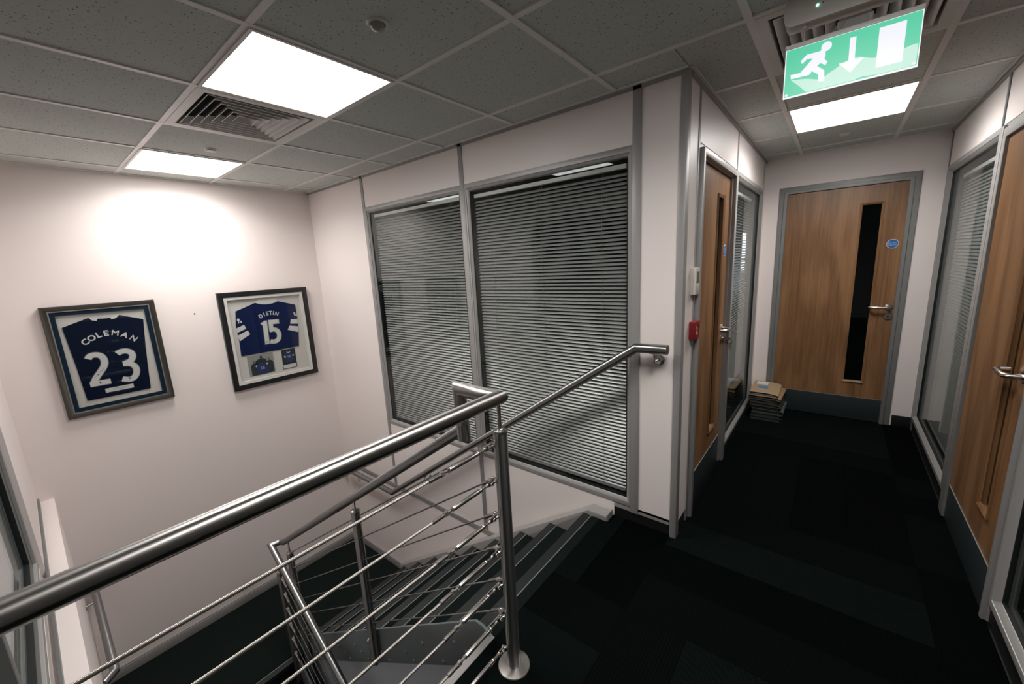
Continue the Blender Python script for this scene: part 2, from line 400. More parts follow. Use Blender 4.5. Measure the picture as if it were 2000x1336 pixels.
# ---- ceiling: slab, grid and tiles
ce = MB().box(XJ - 0.1, XR + 0.25, YF, YE + 0.2, H + 0.05, H + 0.1).build('ceiling', 'dark_void', None, **st('suspended ceiling of speckled square tiles in a white grid', 'ceiling'))
def in_ceiling(x0, x1, y0, y1):
    """cut a ceiling rectangle to the plan of the two spaces"""
    out = []
    for q in ((XJ, XC, YL, YB), (XC, XR, YL, YE), (0.62, XR, YF, YL)):
        c = clip((x0, x1, y0, y1), q)
        if c: out.append(c)
    if len(out) == 2:      # join the two when they make one rectangle
        a, b = out
        if abs(a[2] - b[2]) < 1e-6 and abs(a[3] - b[3]) < 1e-6 and abs(a[1] - b[0]) < 1e-6: out = [(a[0], b[1], a[2], a[3])]
        elif abs(a[0] - b[0]) < 1e-6 and abs(a[1] - b[1]) < 1e-6: out = [(a[0], a[1], min(a[2], b[2]), max(a[3], b[3]))]
    return out
TW = 0.012
gx = [XJ] + GX + [XR]; gy = [YF] + GY + [YE]
special = {(3, 5): 'lamp', (0, 5): 'lamp', (6, 9): 'lamp', (6, 5): 'lamp', (2, 5): 'vent', (6, 7): 'vent'}   # GX index, GY index of the cell
def cell_is(i, j): return special.get((i - 1, j - 1))
for i in range(len(gx) - 1):
    for j in range(len(gy) - 1):
        if cell_is(i, j): continue
        for c in in_ceiling(gx[i], gx[i + 1], gy[j], gy[j + 1]):
            sx, sy = c[1] - c[0] - 0.004, c[3] - c[2] - 0.004
            me = boxmesh('ceiling_tile', sx, sy, 0.014, 'tile')
            place('ceiling_tile', me, ce, ((c[0] + c[1]) / 2, (c[2] + c[3]) / 2, H + 0.012))
for x in GX:
    for q in ((YL if x < 0.62 else YF, YB if x < XC else YE),):
        MB().box(x - TW, x + TW, q[0], q[1], H, H + 0.005).build('ceiling_tee', 'tee', ce)
for y in GY:
    x0 = XJ if YL < y < YB else (XC if y > YB else 0.62)
    MB().box(x0, XR, y - TW, y + TW, H + 0.0006, H + 0.005).build('ceiling_tee', 'tee', ce)
for a in ((XJ, XJ + 0.02, YL, YB), (XJ, XC, YB - 0.02, YB), (XC, XC + 0.02, YB, YE), (XC, XR, YE - 0.02, YE), (XR - 0.02, XR, YF, YE), (XJ, 0.62, YL, YL + 0.02), (0.62, 0.64, YF, YL)):
    MB().box(*a, H - 0.001, H + 0.005).build('edge_angle', 'tee', ce)
# ---- the wall with the framed shirts
MB().box(XJ - 0.12, XJ, YL - 0.4, YB + 0.2, -3.3, H + 0.05).build('wall_left', 'paint', None, **st('plain white end wall of the stairwell carrying the framed shirts', 'wall'))
b = MB().box(XJ, XJ + 0.018, YL, YB, ZL, ZL + 0.072).box(XJ, XJ + 0.012, YL, YB, ZL + 0.072, ZL + 0.082)
b.build('baseboard_left', 'skirting', None, 0.002, **st('pale grey skirting board along the landing under the shirts', 'skirting'))
MB().box(XJ, -1.641, YB - 0.018, YB, ZL, ZL + 0.08).build('baseboard_back', 'skirting', None, 0.002, **st('short pale grey skirting on the landing before the stair stringer', 'skirting'))
# ---- the blind wall (glazed partition over the stair)
wb = MB().box(XJ, 0.60, YB + 0.002, YB + 0.12, -3.3, -0.575).build('wall_back', 'paint', None, **st('white stair wall under the glazed partition', 'wall'))
XT0, XT1 = -1.678, -1.643       # trim left of the first window
XM0, XM1 = -0.492, -0.455       # mullion
XP0, XP1 = 0.700, 0.744         # post right of the second window
ZS, ZH = 0.092, 2.030
for x0, x1, z0, z1 in ((XJ, XT0, -0.54, H), (XT1, XM0, ZH, H), (XM1, XP0, ZH, H), (XT1, XM0, -0.54, ZS), (XM1, 0.60, -0.54, ZS), (XP1, 0.921, 0.078, H)):
    MB().box(x0, x1, YB, YB + 0.04, z0, z1).build('wall_panel', 'panel', wb)
MB().box(0.60, 0.921, YB, YB + 0.04, 0.06, ZS - 0.001).build('wall_panel', 'alu', wb)
for x0, x1, z0 in ((XT0, XT1, -0.54), (XM0, XM1, -0.54), (XP0, XP1, 0.06)):
    MB().box(x0, x1, YB - 0.006, YB + 0.04, z0, H).build('cover_strip', 'alu', wb, 0.002)
MB().box(XJ, 0.50, YB - 0.008, YB + 0.04, -0.575, -0.54).build('bottom_track', 'alu', wb, 0.002)
MB().box(XJ, 0.92, YB - 0.006, YB + 0.04, H - 0.018, H - 0.001).build('head_track', 'alu', wb)
MB().box(0.590, 0.922, YB + 0.004, YB + 0.03, -0.006, 0.077).build('baseboard_corridor', 'base_black', None, **st('black skirting under the narrow white panel beside the stair head', 'skirting'))
cpost = MB().box(0.921, 0.956, YB - 0.015, YB + 0.035, 0.0, H - 0.001).build('trim_1', 'alu', None, 0.006, **st('grey aluminium corner post at the corridor entrance', 'post'))

def blind(name, base, x0, x1, z0, z1, plane, depth, tilt, label, pitch=0.0212, cords=(0.13, 0.5, 0.87)):
    """venetian blind hanging in a plane; plane 'y' spans x0..x1 at y = depth, plane 'x' spans y = x0..x1 at x = depth;
    tilt > 0 drops the edge on the room side (towards -y for 'y', towards sign for 'x')."""
    t = thing(name, base, label, 'blind', 'venetian blinds of the glazed partitions')
    L = x1 - x0; n = int((z1 - z0 - 0.05) / pitch)
    wd = 0.025; prof = []
    for k in range(5):
        a = -wd / 2 + wd * k / 4; hgt = 0.0022 * (1 - (2 * k / 4 - 1) ** 2)
        prof.append((a * math.cos(tilt) - hgt * math.sin(tilt), a * math.sin(tilt) + hgt * math.cos(tilt)))
    th = 0.0006
    mb = MB()
    pts = prof + [(a, b - th) for a, b in reversed(prof)]
    if plane == 'y': mb.prism(pts, lambda a, b, d: (d, a, b), -L / 2, L / 2)
    else: mb.prism(pts, lambda a, b, d: (a, d, b), -L / 2, L / 2)
    me = mb.mesh('slat', 'slat', V((0, 0, 0)))
    mid = (x0 + x1) / 2
    at = (lambda z: (mid, depth, z)) if plane == 'y' else (lambda z: (depth, mid, z))
    for k in range(n): place('slat', me, t, at(z0 + 0.025 + k * pitch))
    def bar(nm, za, zb, h, m):
        if plane == 'y': MB().box(x0, x1, depth - h, depth + h, za, zb).build(nm, m, t, 0.001)
        else: MB().box(depth - h, depth + h, x0, x1, za, zb).build(nm, m, t, 0.001)
    bar('headrail', z1 - 0.022, z1, 0.013, 'headrail'); bar('bottom_rail', z0, z0 + 0.012, 0.012, 'slat')
    for c in cords:
        u = x0 + L * c; o = 0.0135 * math.cos(tilt)
        for sgn in (-1, 1):
            q = (lambda z: (u, depth + sgn * o, z)) if plane == 'y' else (lambda z: (depth + sgn * o, u, z))
            MB().tube([q(z0 + 0.01), q(z1 - 0.01)], 0.0009, 6).build('ladder_cord', 'cord', t)
    return t
def window_y(name, x0, x1, label):
    t = thing(name, ((x0 + x1) / 2, YB, ZS), label, 'window', None, 'structure')
    MB().ring(x0, x1, ZS, ZH, (0.014, 0.012, 0.026, 0.030), fYn(YB + 0.03), 0, 0.034).build('outer_frame', 'alu', t, 0.002)
    MB().ring(x0 + 0.014, x1 - 0.012, ZS + 0.026, ZH - 0.030, 0.016, fYn(YB + 0.03), 0, 0.030, 0.018).build('glazing_bead', 'alu', t, 0.002)
    MB().ring(x0 + 0.03, x1 - 0.028, ZS + 0.042, ZH - 0.046, 0.006, fYn(YB + 0.03), 0, 0.016).build('gasket', 'gasket', t)
    MB().ring(x0 + 0.028, x1 - 0.026, ZS + 0.040, ZH - 0.044, 0.004, fY(YB + 0.03), 0, 0.07).build('reveal', 'gasket', t)
    MB().box(x0 + 0.032, x1 - 0.03, YB + 0.014, YB + 0.018, ZS + 0.044, ZH - 0.048).build('glass_pane', 'glass', t)
    return t
window_y('window_1', XT1, XM0, 'narrower left window of the glazed stair partition')
window_y('window_2', XM1, XP0, 'wide right window of the glazed stair partition')
blind('venetian_blind', ((XT1 + XM0) / 2, YB + 0.052, 0.16), -1.590, -0.520, 0.150, 1.968, 'y', YB + 0.052, 0.68,
      'grey venetian blind in the left window behind the landing', cords=(0.10, 0.88))
blind('venetian_blind', ((XM1 + XP0) / 2, YB + 0.052, 0.16), -0.410, 0.652, 0.150, 1.962, 'y', YB + 0.052, 0.68,
      'grey venetian blind in the right window above the stair handrail', cords=(0.125, 0.50, 0.87))
# dark office behind the blinds
of = thing('wall_office', (-0.8, 3.4, 0), 'dark office room behind the blinds', 'wall', None, 'structure')
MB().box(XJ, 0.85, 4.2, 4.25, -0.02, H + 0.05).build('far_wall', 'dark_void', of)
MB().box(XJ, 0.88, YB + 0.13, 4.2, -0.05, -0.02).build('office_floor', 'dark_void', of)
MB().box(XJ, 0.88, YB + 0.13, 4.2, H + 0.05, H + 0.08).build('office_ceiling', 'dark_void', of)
w7 = thing('window_7', (0.79, 4.2, 1.29), 'small daylit window deep in the office behind the left side light', 'window', None, 'structure')
MB().ring(0.725, 0.848, 1.28, 1.70, 0.010, fYn(4.20), 0, 0.014).build('window_frame', 'white_plastic', w7)
MB().box(0.733, 0.840, 4.193, 4.196, 1.288, 1.692).build('pane', 'daylight', w7)
for z in (1.42, 1.56): MB().box(0.735, 0.838, 4.186, 4.192, z - 0.006, z + 0.006).build('glazing_bar', 'white_plastic', w7)
MB().box(0.782, 0.792, 4.186, 4.192, 1.29, 1.69).build('glazing_bar', 'white_plastic', w7)
# ---- corridor left wall (x = XC)
wc = thing('wall_corridor', (XC, 2.6, 0), 'white panelled left wall of the corridor with door and side light', 'wall', None, 'structure')
MB().box(XC - 0.05, XC, YB + 0.035, 1.560, 0.075, H).build('wall_panel', 'panel', wc)
MB().box(XC - 0.05, XC, 1.585, 2.500, 2.030, H).build('wall_panel', 'panel', wc)
MB().box(XC - 0.05, XC, 2.525, 3.715, 2.030, H).build('wall_panel', 'panel', wc)
for y0, y1, z0 in ((1.560, 1.585, 0.0), (2.500, 2.525, 2.03), (3.690, 3.715, 0.0)):
    MB().box(XC - 0.05, XC + 0.004, y0, y1, z0, H).build('cover_strip', 'alu', wc, 0.002)
MB().box(XC - 0.05, XC, 3.715, YE, 0.0, H).build('wall_panel', 'panel', wc)
MB().box(XC - 0.05, XC + 0.008, YB + 0.03, YE, H - 0.022, H - 0.001).build('head_track', 'alu', wc)
MB().box(XC - 0.05, XC - 0.006, YB + 0.035, 1.56, 0.0, 0.074).build('baseboard_post', 'base_black', None, **st('black skirting under the narrow panel with the call point', 'skirting'))
# ---- end wall
we = MB().box(XC - 0.05, 1.085, YE, YE + 0.1, 0, H + 0.05).box(1.945, XR + 0.3, YE, YE + 0.1, 0, H + 0.05).box(1.085, 1.945, YE, YE + 0.1, 2.02, H + 0.05).build(
    'wall_end', 'paint', None, **st('white end wall of the corridor around the wide oak door', 'wall'))
MB().box(1.975, XR, YE - 0.012, YE, 0, 0.092).build('baseboard_end', 'base_black', None, 0.002, **st('black skirting at the end wall right of the oak door', 'skirting'))
# ---- right wall (x = XR)
wr = thing('wall_right', (XR, 1.6, 0), 'white panelled right wall of the corridor with glazing and an oak door', 'wall', None, 'structure')
for y0, y1 in ((2.545, 3.76), (1.62, 2.52), (0.30, 1.595), (-1.2, 0.275)):
    MB().box(XR, XR + 0.05, y0, y1, 2.030, H).build('wall_panel', 'panel', wr)
for y0, y1 in ((2.52, 2.545), (1.595, 1.62), (0.275, 0.30)):
    MB().box(XR - 0.005, XR + 0.05, y0, y1, 2.030, H).build('cover_strip', 'alu_dark', wr, 0.002)
MB().box(XR - 0.002, XR + 0.05, 3.76, YE, 0.0, H).build('cover_strip', 'alu_dark', wr, 0.002)
MB().box(XR - 0.008, XR + 0.05, YF, YE, H - 0.022, H - 0.001).build('head_track', 'alu', wr)
MB().box(XR, XR + 0.05, YF, -1.2, 0.0, H).build('wall_panel', 'panel', wr)
MB().box(XR + 0.006, XR + 0.045, 2.44, YE, 0.0, 0.090).build('baseboard_right', 'base_black', None, **st('black skirting under the right hand glazing beside the end wall', 'skirting'))
MB().box(XR + 0.006, XR + 0.045, -1.2, 1.57, 0.0, 0.088).build('baseboard_front', 'base_black', None, **st('black skirting under the nearest right hand glazing', 'skirting'))
# ---- stairwell side wall (y = YL) with its window, and the walls behind the camera
ws = MB().box(XJ, -1.50, YL - 0.1, YL, 0.06, H + 0.05).box(-1.50, 0.62, YL - 0.1, YL, 2.03, H + 0.05).box(-1.50, 0.62, YL - 0.1, YL - 0.016, 0.06, 0.12).build(
    'wall_stair', 'paint', None, **st('white stairwell side wall around the tall window at the left edge', 'wall'))
MB().box(XJ, 0.62, YL - 0.1, -0.692, -3.3, 0.060).build('lower_wall', 'paint', ws, 0.003)
MB().box(XJ + 0.02, 0.60, YL + 0.001, YL + 0.010, 0.06, 0.095).build('flashing_strip', 'alu_dark', ws)
MB().box(0.52, 0.62, YF, YL, 0, H + 0.05).build('wall_front_left', 'paint', None, **st('white corridor wall behind the viewpoint', 'wall'))
MB().box(0.52, XR + 0.3, YF - 0.1, YF, 0, H + 0.05).build('wall_front', 'paint', None, **st('white cross wall behind the viewpoint', 'wall'))
wst = thing('window_3', (-0.3, YL, 0.30), 'tall grey framed stairwell window at the left edge', 'window', None, 'structure')
MB().ring(-1.50, 0.60, 0.12, 2.03, 0.045, fY(YL - 0.07), 0, 0.053).build('outer_frame', 'alu', wst, 0.002)
MB().ring(-1.455, 0.555, 0.165, 1.985, 0.020, fY(YL - 0.07), 0, 0.042, 0.034).build('glazing_bead', 'alu_dark', wst, 0.002)
MB().ring(-1.435, 0.535, 0.185, 1.965, 0.006, fY(YL - 0.07), 0, 0.034).build('gasket', 'gasket', wst)
MB().box(0.0, 0.05, YL - 0.07, YL - 0.012, 0.165, 1.985).build('mullion', 'alu_dark', wst, 0.003)
MB().box(-1.43, 0.0, YL - 0.05, YL - 0.046, 0.19, 1.96).build('glass_pane', 'glass', wst)
MB().box(0.05, 0.53, YL - 0.05, YL - 0.046, 0.19, 1.96).build('glass_pane', 'glass', wst)
MB().box(-1.3, 0.5, YL - 1.5, YL - 1.45, 0, H).build('wall_side_office', 'paint', None, **st('pale wall seen through the stairwell window', 'wall'))

# ---- doors
def lever(parent, o, n, d, label=None):
    """rose, neck and returned lever; o = centre on the leaf, n = outward normal, d = lever direction"""
    o, n, d = V(o), V(n), V(d)
    h = MB().lathe([(0.0255, 0), (0.0255, 0.007), (0.023, 0.009), (0.012, 0.0092)], o, n, 24)
    h.tube([o + n * 0.008, o + n * 0.043, o + n * 0.054 + d * 0.011, o + n * 0.054 + d * 0.100, o + n * 0.046 + d * 0.117, o + n * 0.014 + d * 0.121], 0.0095, 14)
    return h.build('lever_handle', 'chrome', parent)
def door(name, fn, u0, u1, z1, vp, kick, base, label, latch, sign=None):
    """u0..u1 leaf edges, z1 leaf top, vp = vision panel rectangle, latch = u of the handle rose"""
    t = thing(name, base, label, 'door', None, 'structure')
    a, b, c, d = vp; zb = 0.006; th = (-0.040, 0.004)
    lf = MB()
    for q in ((u0, a, zb, z1), (b, u1, zb, z1), (a, b, zb, c), (a, b, d, z1)):
        lf.prism([(q[0], q[2]), (q[1], q[2]), (q[1], q[3]), (q[0], q[3])], fn, *th)
    leaf = lf.build('door_leaf', 'oak', t)
    MB().ring(a - 0.012, b + 0.012, c - 0.012, d + 0.012, 0.017, fn, 0.002, 0.013, 0.004).build('vision_bead', 'oak', t, 0.002)
    MB().prism([(a, c), (b, c), (b, d), (a, d)], fn, -0.021, -0.015).build('vision_glass', 'glass_dark', t)
    MB().prism([(u0 + 0.004, zb), (u1 - 0.004, zb), (u1 - 0.004, kick), (u0 + 0.004, kick)], fn, 0.0045, 0.0065).build('kick_plate', 'kick', t, 0.0006)
    MB().prism([(u0 + 0.004, kick), (u1 - 0.004, kick), (u1 - 0.004, kick + 0.003), (u0 + 0.004, kick + 0.003)], fn, 0.004, 0.0075).build('kick_plate_edge', 'strip', t)
    return t
def sign_on(t, fn, u, v, r=0.033):
    sg = MB().prism(disc_pts(u, v, r, n=32), fn, 0.0045, 0.006).build('sign', 'white', t, label='round blue fire door notice')
    MB().prism(disc_pts(u, v, r * 0.90, n=32), fn, 0.006, 0.0068).build('sign_face', 'blue_sign', sg)
    mb = text_mb('Fire door', 0.0135, fn, u, v + 0.003, 0.0072)
    text_mb('keep shut', 0.0135, fn, u, v - 0.012, 0.0072, mb=mb)
    mb.build('sign_lettering', 'white', sg)
# door 1: end of the corridor
fnE = fYn(YE - 0.004)
fnL = fX(XC - 0.018)
fnR = fXn(XR - 0.0)
d1 = door('door_1', fnE, 1.128, 1.902, 1.968, (1.636, 1.760, 0.352, 1.822), 0.205, (1.515, YE, 0), 'wide oak door closing the end of the corridor', 1.87)
MB().prism([(1.068, 0), (1.128, 0), (1.128, 1.972), (1.902, 1.972), (1.902, 0), (1.962, 0), (1.962, 2.030), (1.068, 2.030)], fYn(YE), 0, 0.014).build('architrave', 'frame_grey', d1, 0.003)
MB().prism([(1.103, 0), (1.130, 0), (1.130, 1.970), (1.900, 1.970), (1.900, 0), (1.927, 0), (1.927, 1.996), (1.103, 1.996)], fYn(YE), 0, 0.024).build('door_stop', 'frame_grey', d1, 0.004)
lever(d1, (1.868, YE - 0.008, 0.998), (0, -1, 0), (-1, 0, 0))
e1 = MB().lathe([(0.0255, 0), (0.0255, 0.007), (0.023, 0.009)], (1.872, YE - 0.008, 0.920), (0, -1, 0), 24).build('escutcheon', 'chrome', d1)
MB().box(1.864, 1.880, YE - 0.0185, YE - 0.017, 0.916, 0.924).build('keyhole', 'black', e1)
sign_on(d1, fnE, 1.845, 1.500, 0.036)
# door 2: left wall
d2 = door('door_2', fnL, 1.640, 2.400, 1.962, (2.085, 2.235, 0.345, 1.830), 0.205, (XC, 2.02, 0), 'oak door in the left corridor wall with keys in its lock', 2.36)
MB().prism([(1.585, 0), (1.640, 0), (1.640, 1.966), (2.400, 1.966), (2.400, 0), (2.500, 0), (2.500, 2.028), (1.585, 2.028)], fX(XC - 0.03), 0, 0.030).build('door_frame', 'alu', d2, 0.004)
MB().prism([(1.600, 0), (1.632, 0), (1.632, 1.972), (2.412, 1.972), (2.412, 0), (2.452, 0), (2.452, 2.008), (1.600, 2.008)], fX(XC - 0.03), 0, 0.052).build('door_stop', 'alu', d2, 0.008)
MB().prism([(2.470, 0), (2.500, 0), (2.500, 2.02), (2.470, 2.02)], fX(XC - 0.03), 0, 0.046).build('jamb_bead', 'alu', d2, 0.006)
lever(d2, (XC - 0.014, 2.355, 0.998), (1, 0, 0), (0, -1, 0))
MB().lathe([(0.0255, 0), (0.0255, 0.007), (0.023, 0.009), (0.009, 0.0095), (0.009, 0.016)], (XC - 0.014, 2.355, 0.925), (1, 0, 0), 24).build('escutcheon', 'chrome', d2)
sign_on(d2, fnL, 2.322, 1.512, 0.036)
# door 3: right wall
d3 = door('door_3', fnR, 1.596, 2.372, 1.945, (1.745, 1.870, 0.365, 1.830), 0.200, (XR, 1.98, 0), 'oak door in the right corridor wall at the picture edge', 1.63)
MB().prism([(1.570, 0), (1.597, 0), (1.597, 1.948), (2.372, 1.948), (2.372, 0), (2.520, 0), (2.520, 2.028), (1.570, 2.028)], fXn(XR + 0.03), 0, 0.030).build('door_frame', 'alu', d3, 0.004)
MB().prism([(1.574, 0), (1.598, 0), (1.598, 1.955), (2.378, 1.955), (2.378, 0), (2.425, 0), (2.425, 2.000), (1.574, 2.000)], fXn(XR + 0.03), 0, 0.047).build('door_stop', 'alu', d3, 0.007)
MB().prism([(2.450, 0), (2.478, 0), (2.478, 2.02), (2.450, 2.02)], fXn(XR + 0.03), 0, 0.044).build('jamb_bead', 'alu', d3, 0.006)
lever(d3, (XR - 0.004, 1.638, 0.992), (-1, 0, 0), (0, 1, 0))
# ---- glazing in the corridor
def window_x(name, y0, y1, z0, z1, x, sgn, label, bw=0.03):
    """sgn = outward direction (+1: the corridor is on +x)"""
    fn = fX(x - 0.03) if sgn > 0 else fXn(x + 0.03)
    t = thing(name, (x, (y0 + y1) / 2, z0), label, 'window', None, 'structure')
    MB().ring(y0, y1, z0, z1, bw, fn, 0, 0.036, 0.036).build('outer_frame', 'alu', t, 0.004)
    MB().ring(y0 + bw, y1 - bw, z0 + bw, z1 - bw, 0.018, fn, 0, 0.034, 0.016).build('glazing_bead', 'alu', t, 0.003)
    MB().ring(y0 + bw + 0.018, y1 - bw - 0.018, z0 + bw + 0.018, z1 - bw - 0.018, 0.006, fn, 0, 0.015).build('gasket', 'gasket', t)
    MB().ring(y0 + bw + 0.014, y1 - bw - 0.014, z0 + bw + 0.014, z1 - bw - 0.014, 0.004, fn, -0.07, 0).build('reveal', 'gasket', t)
    MB().prism([(y0 + bw + 0.018, z0 + bw + 0.018), (y1 - bw - 0.018, z0 + bw + 0.018), (y1 - bw - 0.018, z1 - bw - 0.018), (y0 + bw + 0.018, z1 - bw - 0.018)], fn, 0.004, 0.008).build('glass_pane', 'glass', t)
    return t
window_x('window_4', 2.525, 3.690, 0.060, 2.028, XC, 1, 'tall side light beyond the left oak door')
blind('venetian_blind', (XC - 0.065, 3.1, 0.14), 2.60, 3.50, 0.42, 1.94, 'x', XC - 0.065, -0.45, 'venetian blind behind the side light left of the file stack', cords=(0.12, 0.88))
window_x('window_5', 2.522, 3.758, 0.092, 2.028, XR, -1, 'tall glazed panel between the end wall and the right oak door')
blind('venetian_blind', (XR + 0.065, 3.1, 0.14), 2.62, 3.60, 0.16, 1.94, 'x', XR + 0.065, 1.05, 'closed venetian blind behind the glazed panel right of the end door', cords=(0.12, 0.88))
window_x('window_6', -1.20, 1.568, 0.090, 2.028, XR, -1, 'glazed panel nearest the viewpoint on the right')
blind('venetian_blind', (XR + 0.065, 0.2, 0.14), -1.1, 1.47, 0.16, 1.94, 'x', XR + 0.065, -0.95, 'venetian blind behind the nearest right hand glazing at the picture corner', cords=(0.12, 0.5, 0.88))
# ================================================================== THINGS
# ---- LED panels
def led(i, j, label):
    x0, x1, y0, y1 = GX[i] + TW, GX[i + 1] - TW, GY[j] + TW, GY[j + 1] - TW
    t = thing('ceiling_light', ((x0 + x1) / 2, (y0 + y1) / 2, H), label, 'light', 'square led ceiling panels')
    MB().ring(x0 - 0.004, x1 + 0.004, y0 - 0.004, y1 + 0.004, 0.014, fZn(H), -0.006, 0.004, 0.003).build('frame', 'white_plastic', t)
    MB().box(x0 + 0.009, x1 - 0.009, y0 + 0.009, y1 - 0.009, H, H + 0.004).build('diffuser', 'lamp', t)
    ld = bpy.data.lights.new('panel_light', 'AREA'); ld.shape = 'RECTANGLE'; ld.size = x1 - x0 - 0.03; ld.size_y = y1 - y0 - 0.03
    ld.energy = WATT; ld.color = (1.0, 0.95, 0.915); ld.spread = math.radians(SPREAD)
    lo = bpy.data.objects.new('panel_light', ld); C.objects.link(lo); lo.parent = t; lo.location = (0, 0, -0.003)
led(3, 5, 'large bright ceiling panel nearest the viewpoint over the stairwell')
led(0, 5, 'bright ceiling panel close to the wall with the framed shirts')
led(6, 5, 'ceiling panel in the corridor just before the green exit sign')
led(6, 9, 'bright ceiling panel in the corridor beyond the green exit sign')
# ---- four way air diffusers
def vent(i, j, label):
    x0, x1, y0, y1 = GX[i] + TW, GX[i + 1] - TW, GY[j] + TW, GY[j + 1] - TW
    cx, cy = (x0 + x1) / 2, (y0 + y1) / 2
    t = thing('air_vent', (cx, cy, H), label, 'vent', 'square ceiling air vents')
    MB().ring(x0, x1, y0, y1, 0.034, fZn(H), -0.006, 0.001).build('frame', 'vent', t)
    hx, hy = (x1 - x0) / 2, (y1 - y0) / 2
    MB().box(x0 + 0.002, x1 - 0.002, y0 + 0.002, y1 - 0.002, H + 0.048, H + 0.049).build('duct_plate', 'dark_void', t)
    fr = MB(); k = 0
    for r in range(6):
        s0 = 1 - r / 6.4
        ox, oy = (hx - 0.050) * s0, (hy - 0.050) * s0
        m = MB(); dz, dx = 0.034, 0.026
        for q, (h0, h1, tk) in enumerate(((0.0, dz, 0.0),)):
            o = [(-ox, -oy), (ox, -oy), (ox, oy), (-ox, oy)]
            n_ = [(-max(ox - dx, 0.004), -max(oy - dx, 0.004)), (max(ox - dx, 0.004), -max(oy - dx, 0.004)), (max(ox - dx, 0.004), max(oy - dx, 0.004)), (-max(ox - dx, 0.004), max(oy - dx, 0.004))]
            kk = len(m.v)
            lip = 0.0035
            i_ = [(a - math.copysign(lip, a), b - math.copysign(lip, b)) for a, b in o]
            m.v += [(cx + a, cy + b, H - 0.001) for a, b in o] + [(cx + a, cy + b, H - 0.001) for a, b in i_] + \
                   [(cx + a, cy + b, H + dz) for a, b in n_] + [(cx + a * .97, cy + b * .97, H + dz) for a, b in n_]
            for a in range(4):
                b = (a + 1) % 4
                m.f += [(kk + a, kk + b, kk + 4 + b, kk + 4 + a), (kk + a, kk + 8 + a, kk + 8 + b, kk + b), (kk + 4 + a, kk + 4 + b, kk + 12 + b, kk + 12 + a), (kk + 8 + a, kk + 12 + a, kk + 12 + b, kk + 8 + b)]
        m.build('deflector_ring', 'vent', t)
    m = MB()      # sloping collar between frame and duct
    m.ring(x0 + 0.034, x1 - 0.034, y0 + 0.034, y1 - 0.034, 0.003, fZn(H), -0.048, 0.0); m.build('collar', 'vent', t)
vent(2, 5, 'square louvred air vent beside the large stairwell ceiling panel')
vent(6, 7, 'square louvred air vent above the green exit sign')
# ---- sensor and sprinkler covers
t = thing('ceiling_sensor', (0.279, 0.287, H), 'round grey lensed sensor in the tile beside the large ceiling panel', 'sensor')
MB().lathe([(0.036, 0), (0.036, 0.003), (0.031, 0.007), (0.027, 0.007), (0.026, 0.002)], (0.279, 0.287, H + 0.005), (0, 0, -1), 32).build('bezel', 'white_plastic', t)
MB().lathe([(0.0255, 0.004), (0.0245, 0.012), (0.019, 0.019), (0.010, 0.0235), (0.001, 0.025)], (0.279, 0.287, H + 0.005), (0, 0, -1), 32).build('lens', 'sensor', t)
for p, lb in (((-1.571, 0.312), 'small flush sprinkler cover in the tile between vent and far ceiling panel'), ((1.484, 3.300), 'small flush sprinkler cover beyond the corridor ceiling panel')):
    t = thing('sprinkler_cover', (*p, H), lb, 'sprinkler', 'ceiling sprinkler covers')
    MB().lathe([(0.034, 0), (0.034, 0.002), (0.030, 0.004)], (*p, H + 0.005), (0, 0, -1), 28).build('flange', 'white_plastic', t)
    MB().lathe([(0.026, 0.003), (0.026, 0.012), (0.024, 0.014)], (*p, H + 0.005), (0, 0, -1), 28).build('cap', 'vent', t)
# ---- exit sign
t = thing('exit_sign', (1.487, 1.15, 2.0), 'lit green emergency exit sign with running figure under the ceiling', 'sign')
EY = 1.150
body = smooth_pts([(1.330, 2.2845), (1.316, 2.272), (1.314, 2.240), (1.322, 2.212), (1.342, 2.205)], 3)
prof = body + [(1.640, 2.205)] + [(2.964 - a, b) for a, b in reversed(body)]
MB().prism(prof, fYn(1.185), 0, 0.060).build('housing', 'ivory', t, 0.003)
MB().lathe([(0.003, 0), (0.003, 0.002), (0.001, 0.003)], (1.402, 1.125, 2.243), (0, -1, 0), 12).build('indicator', 'led_green', t)
MB().lathe([(0.002, 0), (0.002, 0.001)], (1.416, 1.125, 2.246), (0, -1, 0), 10).build('test_hole', 'black', t)
for x in (1.372, 1.600):
    c = MB().lathe([(0.006, 0), (0.007, 0.006), (0.006, 0.010)], (x, EY, 2.206), (0, 0, -1), 12); c.tube([(x, EY, 2.198), (x, EY, 2.155)], 0.0012, 6)
    c.build('hanger', 'ivory', t)
MB().box(1.323, 1.652, EY - 0.007, EY + 0.007, 2.146, 2.159).build('top_rail', 'white_plastic', t, 0.001)
MB().prism([(1.3245, 1.9985), (1.6515, 1.9985), (1.6515, 2.147), (1.3245, 2.147)], fYn(EY), -0.003, 0.003).build('acrylic_edge', 'exit_white', t)
fe = fYn(EY)
MB().prism([(1.3275, 2.0025), (1.6490, 2.0025), (1.6490, 2.1445), (1.3275, 2.1445)], fe, 0.0032, 0.0036).build('green_film', 'exit_green', t)
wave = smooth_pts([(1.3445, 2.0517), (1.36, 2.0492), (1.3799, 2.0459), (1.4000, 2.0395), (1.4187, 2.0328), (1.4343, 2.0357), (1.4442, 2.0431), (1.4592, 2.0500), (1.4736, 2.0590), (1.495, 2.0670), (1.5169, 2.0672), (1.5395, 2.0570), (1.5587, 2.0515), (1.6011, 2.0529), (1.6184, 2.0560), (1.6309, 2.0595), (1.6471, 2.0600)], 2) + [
    (1.6471, 2.0060), (1.640, 2.0035), (1.5640, 2.0035), (1.5465, 2.0062), (1.5269, 2.0085), (1.508, 2.0038), (1.3880, 2.0040), (1.3700, 2.0260)]
